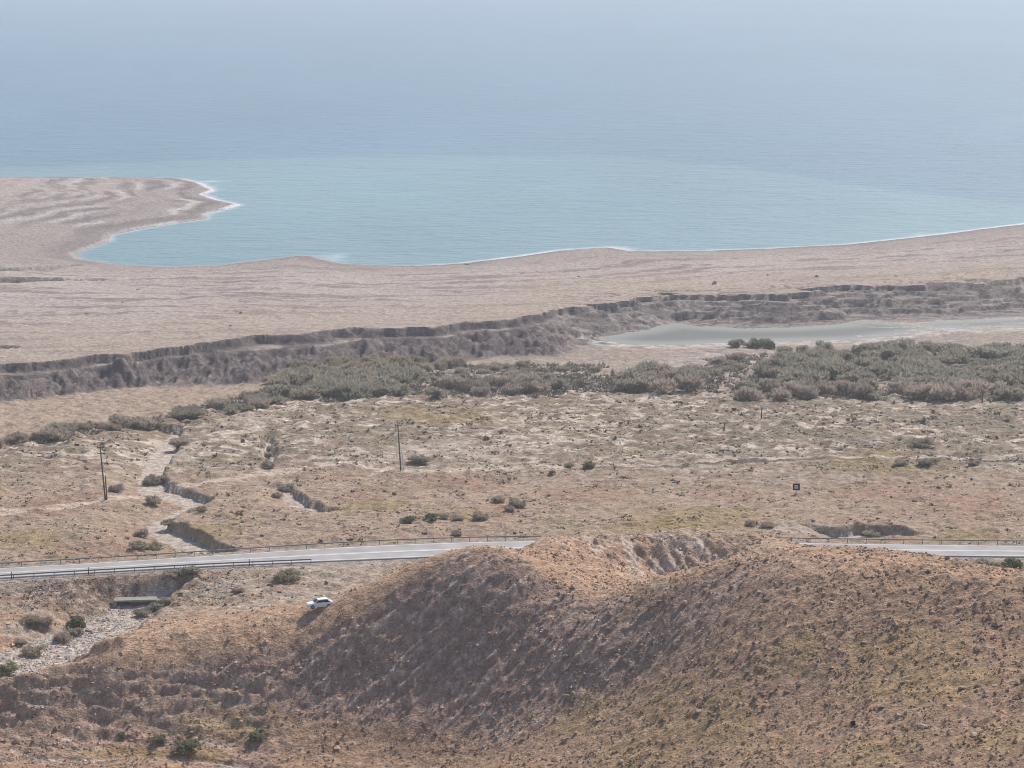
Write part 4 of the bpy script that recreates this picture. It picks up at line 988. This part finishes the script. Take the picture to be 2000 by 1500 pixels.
r_ = np.exp(rng.normal(-.72, .42, len(x))) * (1 + .35 * sst(y, 520, 620))
base = np.array([(.29, .235, .17), (.34, .27, .19), (.25, .215, .155), (.37, .30, .205), (.30, .225, .17)])[rng.integers(0, 5, len(x))]
cs = np.clip(base * rng.uniform(.75, 1.25, (len(x), 1)), .03, .6)
many('scrub_tufts', tuft_mesh(5), np.column_stack([x, y, gz(x, y)]), np.column_stack([r_, r_, r_ * rng.uniform(.32, .6, len(x))]), rng.uniform(0, TAU, len(x)), cs, M['scrub'], label='small dry scrub tufts dotted over the whole plain', cat='scrub', kind='stuff')
n = 9000
y = rng.uniform(290, 440, n); x = rng.uniform(-.235, .235, n) * y
ok = rng.uniform(-.3, .6, n) < fbm(x / 9, y / 9, 3, 541); x, y = x[ok], y[ok]
c0, hl, gr, rd_, fm = colr_at(x, y); ok = (hl > .3) & (gr < .3) & ((y < 391) | (x > 0) | (rng.random(len(x)) < .4)); x, y = x[ok], y[ok]
r_ = np.exp(rng.normal(-1.35, .40, len(x)))
base = np.array([(.19, .14, .08), (.27, .20, .11), (.16, .135, .075), (.32, .24, .12)])[rng.integers(0, 4, len(x))]
many('grass_tufts', tuft_mesh(6), np.column_stack([x, y, gz(x, y)]), np.column_stack([r_, r_, r_ * .7]), rng.uniform(0, TAU, len(x)), np.clip(base * rng.uniform(.75, 1.25, (len(x), 1)), .03, .6), M['scrub'], label='dry grass tufts growing among the stones of the ridge', cat='grass', kind='stuff')

P_ = []
for poly, k in (([(500,775),(560,732),(700,715),(830,720),(830,770),(640,786)], 1300), ([(1430,778),(1500,715),(1640,686),(2080,684),(2080,784)], 3000), ([(1180,768),(1190,735),(1380,715),(1400,768)], 700), ([(1090,765),(1090,735),(1200,735),(1200,768)], 260), ([(1370,770),(1380,700),(1500,690),(1490,770)], 350), ([(830,775),(860,715),(1180,712),(1100,775)], 1000), ([(330,815),(520,765),(540,790),(300,838),(-40,884),(-40,866)], 800)):
    W_ = np.array([hit(a, b)[:2] for a, b in poly])
    xx = rng.uniform(W_[:, 0].min(), W_[:, 0].max(), k * 4); yy = rng.uniform(W_[:, 1].min(), W_[:, 1].max(), k * 4)
    i_ = np.nonzero(inside(xx, yy, W_))[0][:k]; P_ += list(zip(xx[i_], yy[i_]))
P_ = np.array(P_); x, y = P_[:, 0], P_[:, 1]
r_ = np.exp(rng.normal(.30, .35, len(x)))
base = np.array([(.34, .305, .24), (.36, .30, .225), (.37, .30, .255)])[rng.integers(0, 3, len(x))]
many('undergrowth', tuft_mesh(8), np.column_stack([x, y, gz(x, y)]), np.column_stack([r_, r_, r_ * .8]), rng.uniform(0, TAU, len(x)), base * rng.uniform(.75, 1.2, (len(x), 1)), M['scrub'], label='low grey brown undergrowth between the thicket shrubs', cat='undergrowth', kind='stuff')

# ------------------------------------------------------------------ the hazy air
hm = bpy.data.materials.new('pale_haze'); hm.use_nodes = True
hm.node_tree.nodes.clear()
ho = hm.node_tree.nodes.new('ShaderNodeOutputMaterial'); hv = hm.node_tree.nodes.new('ShaderNodeVolumePrincipled')
hv.inputs['Color'].default_value = (.84, .885, .95, 1); hv.inputs['Density'].default_value = 1.35e-4; hv.inputs['Anisotropy'].default_value = .15
hm.node_tree.links.new(hv.outputs[0], ho.inputs['Volume'])
HB = MB().box((0, 12300, 49), (26000, 25400, 172)).build('haze', hm, label='pale blue haze hanging in the air over the sea', cat='haze', kind='stuff')
